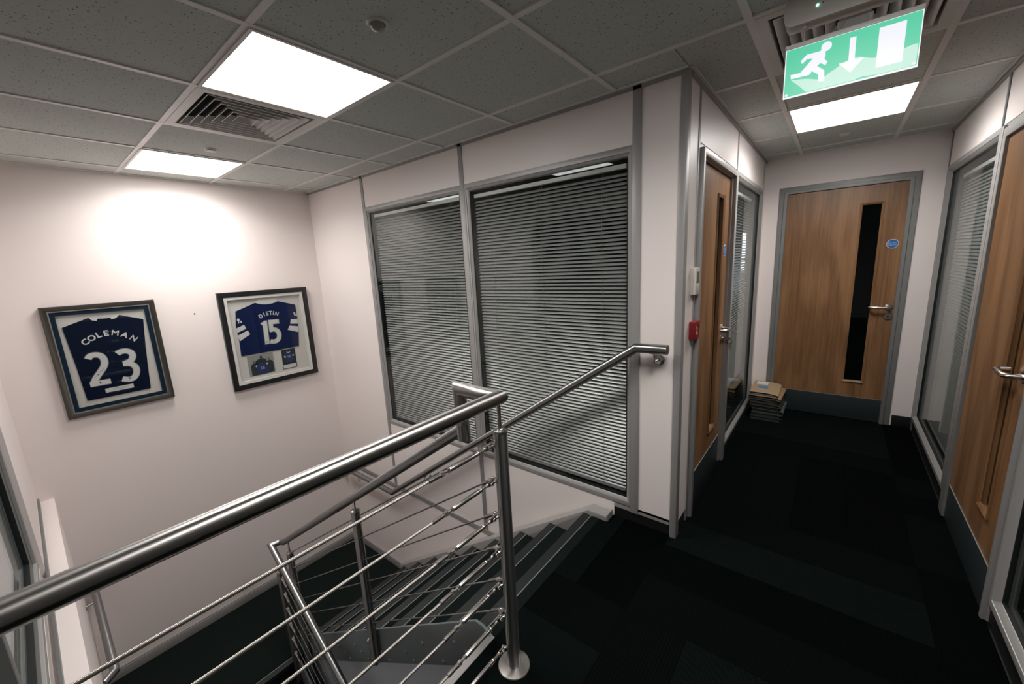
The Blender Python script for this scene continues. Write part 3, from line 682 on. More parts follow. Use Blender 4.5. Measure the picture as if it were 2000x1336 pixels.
MB().prism(wave, fe, 0.0037, 0.0041).build('pale_wave', 'exit_pale', t, label='paler wavy area of the sign face')  # lower sign face in a paler green with a wavy upper edge
man = [(1.342, 2.0681), (1.3687, 2.0668), (1.4003, 2.1002), (1.3853, 2.1035), (1.3724, 2.0925), (1.3676, 2.1016), (1.383, 2.1163), (1.4177, 2.1153), (1.4226, 2.1195), (1.4316, 2.1107), (1.4326, 2.0986), (1.4302, 2.089), (1.4388, 2.0789), (1.4348, 2.0698), (1.4204, 2.0803), (1.413, 2.0737), (1.4328, 2.0556), (1.4353, 2.0234), (1.4192, 2.0266), (1.4176, 2.0482), (1.4004, 2.0625), (1.3943, 2.0538), (1.3443, 2.0549)]
mm = MB().prism(man, fe, 0.0042, 0.0046); mm.prism(disc_pts(1.4332, 2.1240, 0.0135), fe, 0.0042, 0.0046); mm.build('running_figure', 'exit_white', t)
MB().prism([(1.4905, 2.1275), (1.5055, 2.1275), (1.5065, 2.0625), (1.5290, 2.0625), (1.4985, 2.0285), (1.4680, 2.0625), (1.4915, 2.0625)], fe, 0.0042, 0.0046).build('arrow', 'exit_white', t)
MB().prism([(1.5580, 2.0222), (1.6170, 2.0222), (1.6170, 2.1305), (1.5580, 2.1305)], fe, 0.0042, 0.0046).build('door_symbol', 'exit_white', t)
for x, z in ((1.334, 2.008), (1.643, 2.008)):
    MB().lathe([(0.004, 0), (0.004, 0.002), (0.002, 0.003)], (x, EY - 0.004, z), (0, -1, 0), 14).build('panel_stud', 'exit_white', t)  # plain white plastic studs, glow added so they look lit
# ---- framed shirts
X0 = XJ + 0.004
def letters(t, txt, arc, size, fn, d, m, bold, sx=1.0):
    n = len(txt); tot = len(arc) - 1
    for k, ch in enumerate(txt):
        u, v = arc[k]; a0, a1 = arc[max(k - 1, 0)], arc[min(k + 1, n - 1)]
        rot = math.atan2(a1[1] - a0[1], a1[0] - a0[0])
        if k == 0: rot += 0.10
        if k == n - 1: rot -= 0.10
        c = size * 0.36; bo = bold * (0.4 if ch in 'MN' else 1)
        text_mb(ch, size, fn, u + math.sin(rot) * c, v - math.cos(rot) * c, d, rot, bo, sx).build('letter', m, t)
fr1 = thing('framed_shirt', (X0, -0.238, 0.584), 'navy football shirt numbered 23 in a pewter frame at left', 'picture', 'framed football shirts')
f1 = fX(X0)
MB().ring(-0.531, 0.055, 0.584, 1.370, 0.033, f1, 0, 0.030, 0.020).build('frame', 'pewter', fr1, 0.002)
MB().ring(-0.499, 0.023, 0.616, 1.338, 0.007, f1, 0, 0.020).build('inner_lip', 'silver_lip', fr1)
MB().ring(-0.493, 0.017, 0.622, 1.332, 0.026, f1, 0, 0.016).build('mount', 'navy_mat', fr1)
MB().box(X0, X0 + 0.003, -0.480, 0.005, 0.635, 1.320).build('backing_board', 'mat_board', fr1)
body = [(-0.447, 1.2241), (-0.3111, 1.2748), (-0.2995, 1.2560), (-0.2755, 1.2477), (-0.2669, 1.2632), (-0.235, 1.2605), (-0.2016, 1.2628), (-0.1981, 1.2481), (-0.1722, 1.2560), (-0.1522, 1.2762), (-0.0259, 1.2272), (-0.0473, 1.0239), (-0.0624, 0.8437), (-0.0731, 0.6878), (-0.25, 0.6868), (-0.4189, 0.6886), (-0.430, 0.95)]
sh = MB().prism(body, f1, 0.003, 0.008).build('shirt', 'navy', fr1)
MB().prism([(-0.3111, 1.2745), (-0.2669, 1.2645), (-0.2755, 1.2477), (-0.2995, 1.2560)], f1, 0.003, 0.0078).prism([(-0.2016, 1.2645), (-0.1522, 1.2760), (-0.1722, 1.2560), (-0.1981, 1.2481)], f1, 0.003, 0.0078).build('collar_insert', 'shirt_white', sh)
letters(sh, 'COLEMAN', [(-0.3577, 1.1083), (-0.322, 1.1313), (-0.2841, 1.1483), (-0.2440, 1.1545), (-0.1952, 1.1490), (-0.1474, 1.126), (-0.1031, 1.092)], 0.055, f1, 0.0088, 'shirt_white', 0.0016)
two = smooth_pts([(-0.3655, 0.985), (-0.352, 1.0040), (-0.330, 1.0085), (-0.303, 1.0000), (-0.2885, 0.975), (-0.287, 0.945), (-0.296, 0.915), (-0.320, 0.880), (-0.345, 0.846), (-0.362, 0.815), (-0.367, 0.795)], 3)
three = smooth_pts([(-0.2120, 0.993), (-0.190, 1.0045), (-0.160, 1.0040), (-0.136, 0.985), (-0.133, 0.955), (-0.150, 0.925), (-0.180, 0.913)], 3)
three_b = smooth_pts([(-0.180, 0.910), (-0.150, 0.900), (-0.131, 0.872), (-0.131, 0.835), (-0.146, 0.802), (-0.175, 0.786), (-0.2170, 0.800)], 3)
for nm, m_, w_, d_ in (('number_outline', 'num_grey', 0.043, 0.0085), ('number', 'shirt_white', 0.035, 0.0091)):
    for parts in ((two, [(-0.387, 0.800), (-0.279, 0.800)]), (three, three_b, [(-0.195, 0.911), (-0.165, 0.911)])):
        mb = MB()
        for qi, q in enumerate(parts): ribbon(mb, q, w_, f1, d_ - 0.0004, d_ + 0.00012 * qi)
        mb.build(nm, m_, sh)
def crest(t, u, v, s, fn, d, m):      # tiny league crest: a crowned head over a body
    mb = MB().prism(disc_pts(u - 0.2 * s, v + 0.45 * s, 0.42 * s, 0.5 * s, 12), fn, d, d + 0.0003)
    mb.prism([(u - 0.35 * s, v), (u - 0.05 * s, v + 0.1 * s), (u - 0.1 * s, v - 0.8 * s), (u - 0.4 * s, v - 0.7 * s)], fn, d, d + 0.0003)
    mb.prism([(u + 0.15 * s, v - 0.1 * s), (u + 0.4 * s, v + 0.1 * s), (u + 0.75 * s, v - 0.15 * s), (u + 0.8 * s, v - 0.75 * s), (u + 0.55 * s, v - 0.75 * s), (u + 0.45 * s, v - 0.4 * s), (u + 0.25 * s, v - 0.75 * s), (u + 0.05 * s, v - 0.7 * s)], fn, d, d + 0.0003)
    return mb.build('crest', m, t)
crest(sh, -0.333, 0.800, 0.009, f1, 0.0092, 'black'); crest(sh, -0.176, 0.795, 0.009, f1, 0.0092, 'black')
sg = MB()
pts = smooth_pts([(-0.355, 0.84), (-0.338, 0.865), (-0.335, 0.855), (-0.318, 0.888), (-0.310, 0.880), (-0.302, 0.905), (-0.298, 0.893)], 3)
ribbon(sg, pts, 0.0016, f1, 0.0092, 0.0094).build('signature', 'num_grey', sh)
pl = MB().prism([(-0.319, 0.720), (-0.165, 0.720), (-0.165, 0.7505), (-0.319, 0.7505)], f1, 0.0085, 0.0095).build('plaque', 'shirt_white', fr1)
MB().prism([(-0.285, 0.740), (-0.200, 0.740), (-0.200, 0.7422), (-0.285, 0.7422)], f1, 0.0096, 0.0098).prism([(-0.262, 0.731), (-0.222, 0.731), (-0.222, 0.733), (-0.262, 0.733)], f1, 0.0096, 0.0098).build('plaque_lines', 'num_grey', pl)
MB().box(X0 + 0.0145, X0 + 0.0155, -0.492, 0.016, 0.623, 1.331).build('glazing', 'glass_frame', fr1)

fr2 = thing('framed_shirt', (X0, 0.838, 0.504), 'royal blue football shirt numbered 15 in a black frame near the corner', 'picture', 'framed football shirts')
f2 = fX(X0)
MB().ring(0.464, 1.212, 0.504, 1.380, 0.043, f2, 0, 0.034, 0.028).build('frame', 'black_frame', fr2, 0.002)
MB().ring(0.506, 1.170, 0.546, 1.338, 0.026, f2, 0, 0.024, 0.022).build('mount', 'mat_board2', fr2)
MB().box(X0, X0 + 0.003, 0.51, 1.165, 0.55, 1.335).build('backing_board', 'mat_board', fr2)
body = [(0.5871, 1.2104), (0.7526, 1.2693), (0.78, 1.2570), (0.8099, 1.2505), (0.84, 1.2480), (0.8682, 1.2474), (0.905, 1.2540), (0.9404, 1.2659), (1.094, 1.2163), (1.0965, 1.0898), (1.0885, 0.9420), (1.0705, 0.8050), (0.82, 0.8040), (0.5686, 0.8064), (0.5738, 0.9418), (0.5690, 1.0798)]
sh = MB().prism(body, f2, 0.003, 0.009).build('shirt', 'blue', fr2)
MB().prism(smooth_pts([(0.7498, 1.2696), (0.7819, 1.2929), (0.8503, 1.2868), (0.9208, 1.2972), (0.9399, 1.2646)], 2) + smooth_pts([(0.9399, 1.2646), (0.8990, 1.2510), (0.8450, 1.2465), (0.7950, 1.2530), (0.7498, 1.2696)], 2)[1:-1], f2, 0.004, 0.0098).build('collar', 'shirt_white', sh)
for q in ([(0.5675, 1.0606), (0.6328, 1.0843), (0.6439, 1.0467), (0.5703, 1.0209)], [(0.5678, 0.995), (0.6533, 1.0294), (0.667, 0.9921), (0.5777, 0.9424)],
          [(1.0345, 1.0789), (1.0968, 1.0741), (1.0950, 1.0272), (1.0218, 1.0371)], [(1.014, 1.0192), (1.0934, 1.0003), (1.0863, 0.9438), (0.9898, 0.9821)]):
    MB().prism(q, f2, 0.009, 0.0102).build('sleeve_band', 'shirt_white', sh)
crest(sh, 0.6003, 1.122, 0.026, f2, 0.0092, 'shirt_white'); crest(sh, 1.0795, 1.122, 0.022, f2, 0.0092, 'shirt_white')
letters(sh, 'DISTIN', [(0.7765, 1.1440), (0.8065, 1.1575), (0.8350, 1.1630), (0.8645, 1.1645), (0.8885, 1.1610), (0.9170, 1.1500)], 0.050, f2, 0.0098, 'shirt_white', 0.0014, 0.88)
for nm, m_, gr, d_ in (('number_outline', 'num_grey', 0.005, 0.0094), ('number', 'shirt_white', 0.0, 0.0100)):
    mb = MB().prism([(0.7661 - gr, 1.0728 + gr), (0.8010, 1.0945 + gr), (0.8200 + gr, 1.0935 + gr), (0.8120 + gr, 0.8780 - gr), (0.7770 - gr, 0.8780 - gr), (0.7830 - gr, 1.0560)], f2, d_ - 0.0004, d_); mb.build(nm, m_, sh)
    mb = MB(); w_ = 0.036 + 2 * gr
    mb.prism([(0.8379 - gr, 1.0969 + gr), (0.9232 + gr, 1.0940 + gr), (0.9226 + gr, 1.0564 - gr), (0.8379 - gr, 1.0564 - gr)], f2, d_ - 0.0004, d_)
    mb.prism([(0.8345 - gr, 1.0960 + gr), (0.8680 + gr, 1.0960 + gr), (0.8650 + gr, 0.992), (0.8300 - gr, 0.988)], f2, d_ - 0.0004, d_ + 0.00012)
    ribbon(mb, smooth_pts([(0.8320, 1.0020), (0.8650, 1.0060), (0.8950, 0.990), (0.9080, 0.955), (0.9000, 0.915), (0.8750, 0.893), (0.8450, 0.891), (0.8240, 0.8990)], 3), w_, f2, d_ - 0.0004, d_ + 0.00024)
    mb.build(nm, m_, sh)
crest(sh, 0.795, 0.896, 0.008, f2, 0.0101, 'black'); crest(sh, 0.853, 0.889, 0.008, f2, 0.0101, 'black')
ph = MB().prism([(0.609, 0.601), (0.827, 0.601), (0.827, 0.792), (0.609, 0.792)], f2, 0.003, 0.0045).build('photograph', 'photo_grey', fr2, label='small photograph of three people holding a shirt')
def flat(nm, m_, polys, d_):
    mb = MB()
    for q in polys: mb.prism(q, f2, d_, d_ + 0.0003)
    return mb.build(nm, m_, ph)
flat('printed_suits', 'photo_dark', [[(0.628, 0.604), (0.690, 0.604), (0.690, 0.700), (0.668, 0.722), (0.642, 0.716), (0.628, 0.690)], [(0.672, 0.690), (0.672, 0.735), (0.700, 0.752), (0.742, 0.752), (0.764, 0.738), (0.764, 0.690)], [(0.752, 0.604), (0.820, 0.612), (0.818, 0.708), (0.796, 0.726), (0.768, 0.722), (0.752, 0.690)]], 0.0046)
flat('printed_shirt', 'photo_blue', [[(0.676, 0.604), (0.768, 0.604), (0.770, 0.680), (0.752, 0.712), (0.700, 0.712), (0.668, 0.680)]], 0.0050)
flat('printed_sleeves', 'shirt_white', [[(0.664, 0.690), (0.676, 0.700), (0.682, 0.688), (0.670, 0.678)], [(0.758, 0.700), (0.770, 0.706), (0.772, 0.692), (0.760, 0.688)]], 0.0054)
flat('printed_faces', 'photo_skin', [disc_pts(0.659, 0.732, 0.012, 0.015, 14), disc_pts(0.784, 0.738, 0.012, 0.015, 14)], 0.0054)
flat('printed_face', 'photo_skin2', [disc_pts(0.722, 0.765, 0.011, 0.015, 14)], 0.0054)
text_mb('15', 0.040, f2, 0.722, 0.650, 0.0056, -0.03).build('printed_number', 'shirt_white', ph)
cd = MB().prism([(0.898, 0.602), (1.029, 0.602), (1.029, 0.794), (0.903, 0.794)], f2, 0.003, 0.0045).build('caption_card', 'card_green', fr2, label='dark card with a miniature shirt and white caption')
def flat(nm, m_, polys, d_):
    mb = MB()
    for q in polys: mb.prism(q, f2, d_, d_ + 0.0003)
    return mb.build(nm, m_, cd)
flat('miniature_shirt', 'photo_blue', [[(0.935, 0.668), (0.997, 0.668), (0.997, 0.745), (0.985, 0.768), (0.947, 0.768), (0.935, 0.745)]], 0.0046)
flat('miniature_trim', 'shirt_white', [[(0.948, 0.772), (0.966, 0.762), (0.984, 0.772), (0.982, 0.764), (0.966, 0.755), (0.950, 0.764)], [(0.916, 0.722), (0.924, 0.735), (0.930, 0.731), (0.922, 0.718)], [(0.926, 0.716), (0.934, 0.729), (0.939, 0.726), (0.931, 0.712)], [(0.993, 0.729), (1.001, 0.716), (1.006, 0.719), (0.998, 0.732)], [(1.002, 0.734), (1.010, 0.721), (1.015, 0.724), (1.007, 0.737)]], 0.0050)
text_mb('15', 0.034, f2, 0.966, 0.710, 0.0050).build('miniature_number', 'shirt_white', cd)
flat('caption', 'shirt_white', [[(0.903, 0.608), (1.022, 0.608), (1.022, 0.645), (0.903, 0.645)]], 0.0050)
MB().box(X0 + 0.0225, X0 + 0.0235, 0.508, 1.168, 0.548, 1.336).build('glazing', 'glass_frame', fr2)
t = thing('wall_fixing', (XJ, 0.297, 1.226), 'single dark screw hole plug in the white wall between the framed shirts', 'fixing')
MB().lathe([(0.006, 0), (0.006, 0.0015), (0.003, 0.002)], (XJ, 0.297, 1.226), (1, 0, 0), 14).build('plug', 'black', t)
# ---- thermostat and call point on the narrow panel
t = thing('thermostat', (XC, 1.540, 1.295), 'white wall controller with grey display above the red call point', 'thermostat')
MB().box(XC, XC + 0.013, 1.503, 1.577, 1.295, 1.432).build('back_box', 'ivory', t, 0.003)
MB().box(XC + 0.012, XC + 0.026, 1.505, 1.575, 1.297, 1.430).build('cover', 'white_plastic', t, 0.005)
MB().box(XC + 0.025, XC + 0.0272, 1.516, 1.564, 1.355, 1.412).build('display', 'grey_screen', t, 0.0008)
MB().box(XC + 0.025, XC + 0.0275, 1.514, 1.566, 1.306, 1.345).build('flap', 'ivory', t, 0.0008)
MB().lathe([(0.003, 0), (0.003, 0.001)], (XC + 0.026, 1.540, 1.421), (1, 0, 0), 12).build('indicator', 'num_grey', t)
t = thing('fire_call_point', (XC, 1.545, 1.070), 'red break glass fire call point below the white wall controller', 'alarm')
MB().box(XC, XC + 0.024, 1.505, 1.588, 1.070, 1.160).build('back_box', 'red', t, 0.004)
MB().ring(1.505, 1.588, 1.070, 1.160, 0.022, fX(XC + 0.022), 0, 0.010).build('cover', 'red', t, 0.003)
g = MB().box(XC + 0.023, XC + 0.027, 1.526, 1.567, 1.091, 1.139).build('push_plate', 'white_plastic', t)
mb = MB().prism([(1.532, 1.113), (1.541, 1.120), (1.541, 1.106)], fX(XC + 0.0272), 0, 0.0003); mb.prism([(1.560, 1.113), (1.551, 1.120), (1.551, 1.106)], fX(XC + 0.0272), 0, 0.0003)
mb.prism(disc_pts(1.546, 1.113, 0.004), fX(XC + 0.0272), 0, 0.0003).build('push_symbol', 'black', g)
# ---- keys in the lock of the left door
t = thing('key_bunch', (XC + 0.005, 2.355, 0.925), 'bunch of keys hanging from the lock of the left oak door', 'keys')
MB().box(XC + 0.002, XC + 0.024, 2.3535, 2.3565, 0.9215, 0.9285).prism(disc_pts(XC + 0.032, 0.925, 0.011), lambda a, b, d: (a, 2.355 + d, b), -0.0012, 0.0012).build('key', 'chrome', t)
ringp = [(XC + 0.040, 2.355 + 0.012 * math.sin(a * math.pi / 8), 0.914 + 0.012 * math.cos(a * math.pi / 8)) for a in range(17)]
MB().tube(ringp, 0.0009, 6, False).build('key_ring', 'chrome', t)
for k, (dy, dz, ln, m_) in enumerate(((-0.006, 0.0, 0.052, 'brass'), (0.004, 0.0, 0.056, 'chrome'), (0.010, 0.003, 0.046, 'brass'))):
    fk = lambda a, b, d: (XC + 0.038 + 0.004 * k + d, 2.355 + dy + a, 0.902 + dz - b)
    mb = MB().prism(disc_pts(0, 0.006, 0.010, 0.011, 16), fk, -0.001, 0.001)
    mb.prism([(-0.0035, 0.014), (0.0035, 0.014), (0.0035, ln - 0.004), (0.0, ln), (-0.002, ln - 0.006), (-0.0012, ln - 0.012), (-0.0035, ln - 0.018)], fk, -0.001, 0.001).build('key', m_, t)
# ---- the stack of files by the end wall
def folder(z, h, x0, x1, y0, y1, cover, label, name='file_folder', sag=0.0, rot=0.0, tabs=False, pap='paper'):
    cx, cy = (x0 + x1) / 2, (y0 + y1) / 2
    t = thing(name, (cx, cy, z), label, 'folder', 'files stacked on the corridor floor')
    c, s_ = math.cos(rot), math.sin(rot)
    def W(x, y, zz): return (cx + (x - cx) * c - (y - cy) * s_, cy + (x - cx) * s_ + (y - cy) * c, zz)
    # cover: a folded sheet, open on the left, bulging on the right
    n = 12; top, bot = [], []
    for i in range(n + 1):
        f = i / n; x = x0 + (x1 - x0) * f
        drop = sag * max(0, f - 0.55) ** 2 * 4.5
        top.append((x, z + h - drop)); bot.append((x, z + 0.0005))
    arc = []
    zt, zb2 = top[-1][1], bot[-1][1]; r = (zt - zb2) / 2
    for i in range(1, 8):
        a = math.pi / 2 - math.pi * i / 8; arc.append((x1 + r * 0.7 * math.cos(a), (zt + zb2) / 2 + r * math.sin(a)))
    outer = top + arc + bot[::-1]
    tk = 0.0016
    mb = MB(); k = len(mb.v); m = len(outer)
    inner = [(x, zz - tk) for x, zz in top] + [(x1 + (x - x1) * (r - tk) / max(r, 1e-4), (zt + zb2) / 2 + (zz - (zt + zb2) / 2) * (r - tk) / max(r, 1e-4)) for x, zz in arc] + [(x, zz + tk) for x, zz in bot[::-1]]
    for y in (y0, y1):
        mb.v += [W(x, y, zz) for x, zz in outer] + [W(x, y, zz) for x, zz in inner]
    A, B, Cc, Dd = k, k + m, k + 2 * m, k + 3 * m
    for i in range(m - 1):
        mb.f += [(A + i, A + i + 1, Cc + i + 1, Cc + i), (B + i, Dd + i, Dd + i + 1, B + i + 1), (A + i, B + i, B + i + 1, A + i + 1), (Cc + i, Cc + i + 1, Dd + i + 1, Dd + i)]
    mb.f += [(A, Cc, Dd, B), (A + m - 1, B + m - 1, Dd + m - 1, Cc + m - 1)]
    mb.build('cover', cover, t, ang=50)
    nsh = 3
    for i in range(nsh):
        za = z + 0.003 + (h - 0.006) * (i + 0.15) / nsh; zc = z + 0.003 + (h - 0.006) * (i + 0.8) / nsh
        zc = min(zc, z + h - 0.004 - sag * 0.9)
        if zc - za < 0.001: continue
        pm = MB(); e = random.uniform(0.0, 0.006)
        k = 0; pm.v = [W(x, y, zz) for zz in (za, zc) for (x, y) in ((x0 - 0.003 + e, y0 + 0.003 + e), (x1 - 0.012, y0 + 0.003 + e), (x1 - 0.012, y1 - 0.004), (x0 - 0.003 + e, y1 - 0.004))]
        pm.f = [(0, 3, 2, 1), (4, 5, 6, 7), (0, 1, 5, 4), (1, 2, 6, 5), (2, 3, 7, 6), (3, 0, 4, 7)]
        pm.build('papers', pap, t)
    return t, W
spec = [(0.030, 'dark_card', 1.000, 1.232, 3.40, 3.72, 'dark green file at the very bottom of the stack'),
        (0.028, 'dark_card', 1.006, 1.236, 3.41, 3.73, 'dark green file second from the floor in the stack'),
        (0.036, 'grey_card', 1.014, 1.240, 3.42, 3.76, 'grey green file third from the floor in the stack'),
        (0.026, 'dark_card', 1.000, 1.226, 3.43, 3.73, 'dark file just under the crumpled plastic wallet'),
        (0.026, 'grey_card', 0.995, 1.215, 3.42, 3.76, 'crumpled grey wallet bulging at the middle of the stack'),
        (0.018, 'buff_b', 0.990, 1.200, 3.44, 3.77, 'thin brown file above the crumpled grey wallet'),
        (0.022, 'grey_card', 0.986, 1.204, 3.43, 3.77, 'grey file third from the top of the stack'),
        (0.030, 'buff_b', 0.984, 1.226, 3.42, 3.80, 'brown file second from the top, its spine sticking out'),
        (0.036, 'buff', 0.984, 1.196, 3.40, 3.795, 'buff card file with blue sticker on top of the stack')]
z = 0.0
for k, (h, m_, x0, x1, y0, y1, lb) in enumerate(spec):
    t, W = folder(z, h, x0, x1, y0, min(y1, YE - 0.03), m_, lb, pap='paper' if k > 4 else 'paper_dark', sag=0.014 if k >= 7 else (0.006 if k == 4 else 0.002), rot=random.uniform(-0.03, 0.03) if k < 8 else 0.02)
    z += h + 0.0006
    if k == 8:
        zt = z
        mb = MB(); q = [W(*p, zt) for p in ((1.028, 3.545), (1.108, 3.545), (1.112, 3.610), (1.036, 3.612))]
        mb.quad(*q); mb.quad(*[(a, b_, c_ + 0.0006) for a, b_, c_ in q]); mb.f = [mb.f[0][::-1], mb.f[1]] + [(i, (i + 1) % 4, 4 + (i + 1) % 4, 4 + i) for i in range(4)]
        mb.build('blue_sticker', 'label_blue', t, label='bright blue sticker')
        mb = MB(); q = [W(*p, zt) for p in ((1.010, 3.665), (1.100, 3.665), (1.100, 3.760), (1.010, 3.760))]
        mb.quad(*q); mb.quad(*[(a, b_, c_ + 0.0006) for a, b_, c_ in q]); mb.f = [mb.f[0][::-1], mb.f[1]] + [(i, (i + 1) % 4, 4 + (i + 1) % 4, 4 + i) for i in range(4)]
        mb.build('paper_label', 'white', t, label='white printed label')
# ---- upper flight of stairs
NX, GO, RI = 0.446, 0.2505, 0.1694
SY0, SY1 = 0.362, 1.297
stp = thing('staircase', (-0.6, 0.85, ZL), 'dark carpeted upper flight descending along the blind wall to the landing', 'stairs')
def tread(t, x_front, x_back, y0, y1, z, sgn):
    """sgn = direction of descent in x"""
    a, b = sorted((x_front, x_back))
    o = MB().box(a, b, y0, y1, z - 0.03, z).build('tread', 'stair_carpet', t)
    n0, n1 = sorted((x_front + sgn * 0.004, x_front - sgn * 0.044))
    MB().box(n0, n1, y0, y1, z - 0.034, z + 0.0018).build('nosing', 'nosing', o)
    s0, s1 = sorted((x_front - sgn * 0.044, x_front - sgn * 0.0485))
    MB().box(s0, s1, y0, y1, z - 0.01, z + 0.0022).build('nosing_strip', 'strip', o)
    return o
for k in range(0, 10):
    xf = NX - GO * k; z = -RI * k
    if k == 9: z = ZL
    xb = 0.546 if k == 0 else xf + GO + 0.022
    if k < 9: tread(stp, xf, xb, SY0, SY1, z + (0.0 if k else 0.001), -1)
    if k: MB().box(xf + GO + 0.020, xf + GO + 0.032, SY0, SY1, z, z + RI - 0.03).build('riser', 'stair_carpet', stp)
tl = lambda x: (x - NX) * RI / GO
inner = [(-1.68, tl(-1.68) + 0.030), (0.445, 0.028), (0.485, 0.028), (0.565, -0.015), (0.56, -0.14), (0.44, tl(0.44) - 0.205), (-1.68, tl(-1.68) - 0.205)]
strg = MB().prism(inner, fYn(SY0), 0, 0.012).build('stringer', 'stringer', stp, 0.0015, label='grey steel side plate with exposed bolts')
for k in range(1, 9):
    zc = -RI * k
    for j in range(3):
        x = NX - GO * k + 0.262 - 0.079 * j; zz = zc - 0.004
        MB().lathe([(0.0105, 0), (0.0100, 0.005), (0.006, 0.008)], (x, SY0 - 0.012, zz), (0, -1, 0), 10).build('bolt', 'stringer', strg)
outer = [(-1.64, ZL - 0.02), (-1.64, tl(-1.64) + 0.022), (0.470, 0.030), (0.588, 0.030), (0.588, -0.003), (0.46, -0.003), (0.42, -0.2), (-1.55, ZL - 0.02)]
MB().prism(outer, fYn(YB - 0.009), 0, YB - 0.009 - SY1 - 0.0005).build('wall_stringer', 'skirting', stp, 0.003, label='pale grey stringer against the wall')
MB().box(0.588, 0.594, SY1 + 0.004, YB - 0.009, -0.003, 0.040).build('stringer_cap', 'skirting', stp)
MB().prism([(-1.60, ZL - 0.06), (0.44, tl(0.44) - 0.21), (0.50, -0.3), (0.50, -3.15), (-1.60, -3.15)], fYn(0.42), 0, 0.03).build('spandrel_panel', 'spandrel', stp, label='pale panel closing the space under the flight')
# ---- lower flight
LX, LY0, LY1 = -1.615, -0.690, 0.268
st2 = thing('staircase', (-0.6, -0.2, -3.05), 'dark lower flight turning back under the guard rail from the landing', 'stairs')
for k in range(0, 9):
    xf = LX + GO * k; z = ZL - RI * k
    tread(st2, xf, xf - GO - 0.022 if k else xf - 0.08, LY0, LY1, z + (0 if k else 0.001), 1)
    if k: MB().box(xf - GO - 0.032, xf - GO - 0.020, LY0, LY1, z, z + RI - 0.03).build('riser', 'stair_carpet', st2)
tl2 = lambda x: ZL - (x - LX) * RI / GO
low = [(-1.70, -1.478), (-1.62, -1.478), (-1.535, -1.492), (0.4, tl2(0.4) + 0.075), (0.4, tl2(0.4) - 0.2), (-1.70, tl2(-1.70) - 0.2)]
MB().prism(low, fYn(0.285), 0, 0.012).build('stringer', 'stringer', st2, 0.0015, label='grey steel side plate')
# ---- stainless balustrade with wire ropes
bal = thing('balustrade', (0.68, 0.315, 0), 'brushed steel guard rail with tensioned wire ropes around the stairwell', 'railing')
RX, RY, RZ, RR = 0.680, 0.318, 1.066, 0.0240
IY = 0.330
rl = lambda x: 0.903 + (x - 0.486) * 0.667
top_path = [(RX, YL + 0.015, RZ), (RX, RY, RZ), (0.497, RY, RZ), (0.497, IY, rl(0.497) + 0.01), (-1.635, IY, rl(-1.635)), (-1.655, IY - 0.012, rl(-1.635) - 0.004), (-1.655, 0.262, rl(-1.635) - 0.004)]
MB().tube(top_path[:2] + [(RX - 0.001, RY, RZ)], RR, 24) if False else None
hr = MB().tube([(RX, YL + 0.015, RZ), (RX, RY, RZ), (0.497, RY, RZ), (0.497, RY + 0.004, 0.935)], RR, 28).build('guard_handrail', 'steel', bal, ang=40)
MB().tube([(RX, YL + 0.001, RZ), (RX, YL + 0.016, RZ)], 0.04, 24).build('wall_flange', 'steel', bal)
MB().tube([(0.497, RY + 0.004, 0.935), (0.497, RY + 0.006, 0.872)], RR * 1.02, 24).build('sleeve', 'steel_z', bal)
z1 = rl(-1.62)
MB().tube([(0.500, IY - 0.004, rl(0.50) + 0.006), (-1.60, IY, rl(-1.60)), (-1.640, IY - 0.01, rl(-1.61)), (-1.645, 0.262, rl(-1.61))], 0.0225, 20).build('inclined_handrail', 'steel_x', bal)
zl = rl(-1.61)
MB().tube([(-1.645, 0.285, zl), (-1.645, 0.258, zl), (0.25, 0.255, zl - 1.895 * 0.655)], 0.0225, 20).build('lower_handrail', 'steel_x', bal)
def post(x, y, z0, z1, zr, flange=False, r=RR):
    p = MB().tube([(x, y, z0), (x, y, z1 - 0.010)], r, 24).build('post', 'steel_z', bal)
    MB().lathe([(r, 0), (r, 0.006), (r * 0.92, 0.010), (0.012, 0.013), (0.009, 0.016)], (x, y, z1 - 0.012), (0, 0, 1), 24).build('post_cap', 'steel', p)
    MB().tube([(x, y, z1 - 0.002), (x, y, zr)], 0.0068, 14).build('rail_pin', 'chrome', p)
    if flange: MB().lathe([(0.061, 0), (0.061, 0.003), (0.059, 0.0055), (r + 0.004, 0.0105), (r + 0.001, 0.0105)], (x, y, z0 + 0.001), (0, 0, 1), 40).build('base_flange', 'flange', p)
    return p
post(RX, RY, 0.0, 0.955, RZ - 0.018, True)
p2 = post(-0.400, 0.322, -0.745, 0.245, rl(-0.400) - 0.018)
for zz in (-0.57,):
    MB().tube([(-0.400, 0.352, zz), (-0.400, 0.285, zz)], 0.005, 10).lathe([(0.010, 0), (0.010, 0.006), (0.006, 0.010)], (-0.400, 0.299, zz), (0, -1, 0), 6).build('fixing_bolt', 'chrome', p2)
MB().tube([(-0.400, 0.352, -0.70), (-0.400, 0.296, -0.70)], 0.005, 10).build('fixing_bolt', 'chrome', p2)
post(-1.500, 0.326, -1.72, -0.525, rl(-1.500) - 0.018)
post(-1.585, 0.262, -1.72, -0.690, zl - 0.06 * 0.655 - 0.018, r=0.02)
post(-0.30, 0.262, -2.70, zl - 1.345 * 0.655 - 0.10, zl - 1.345 * 0.655 - 0.018)

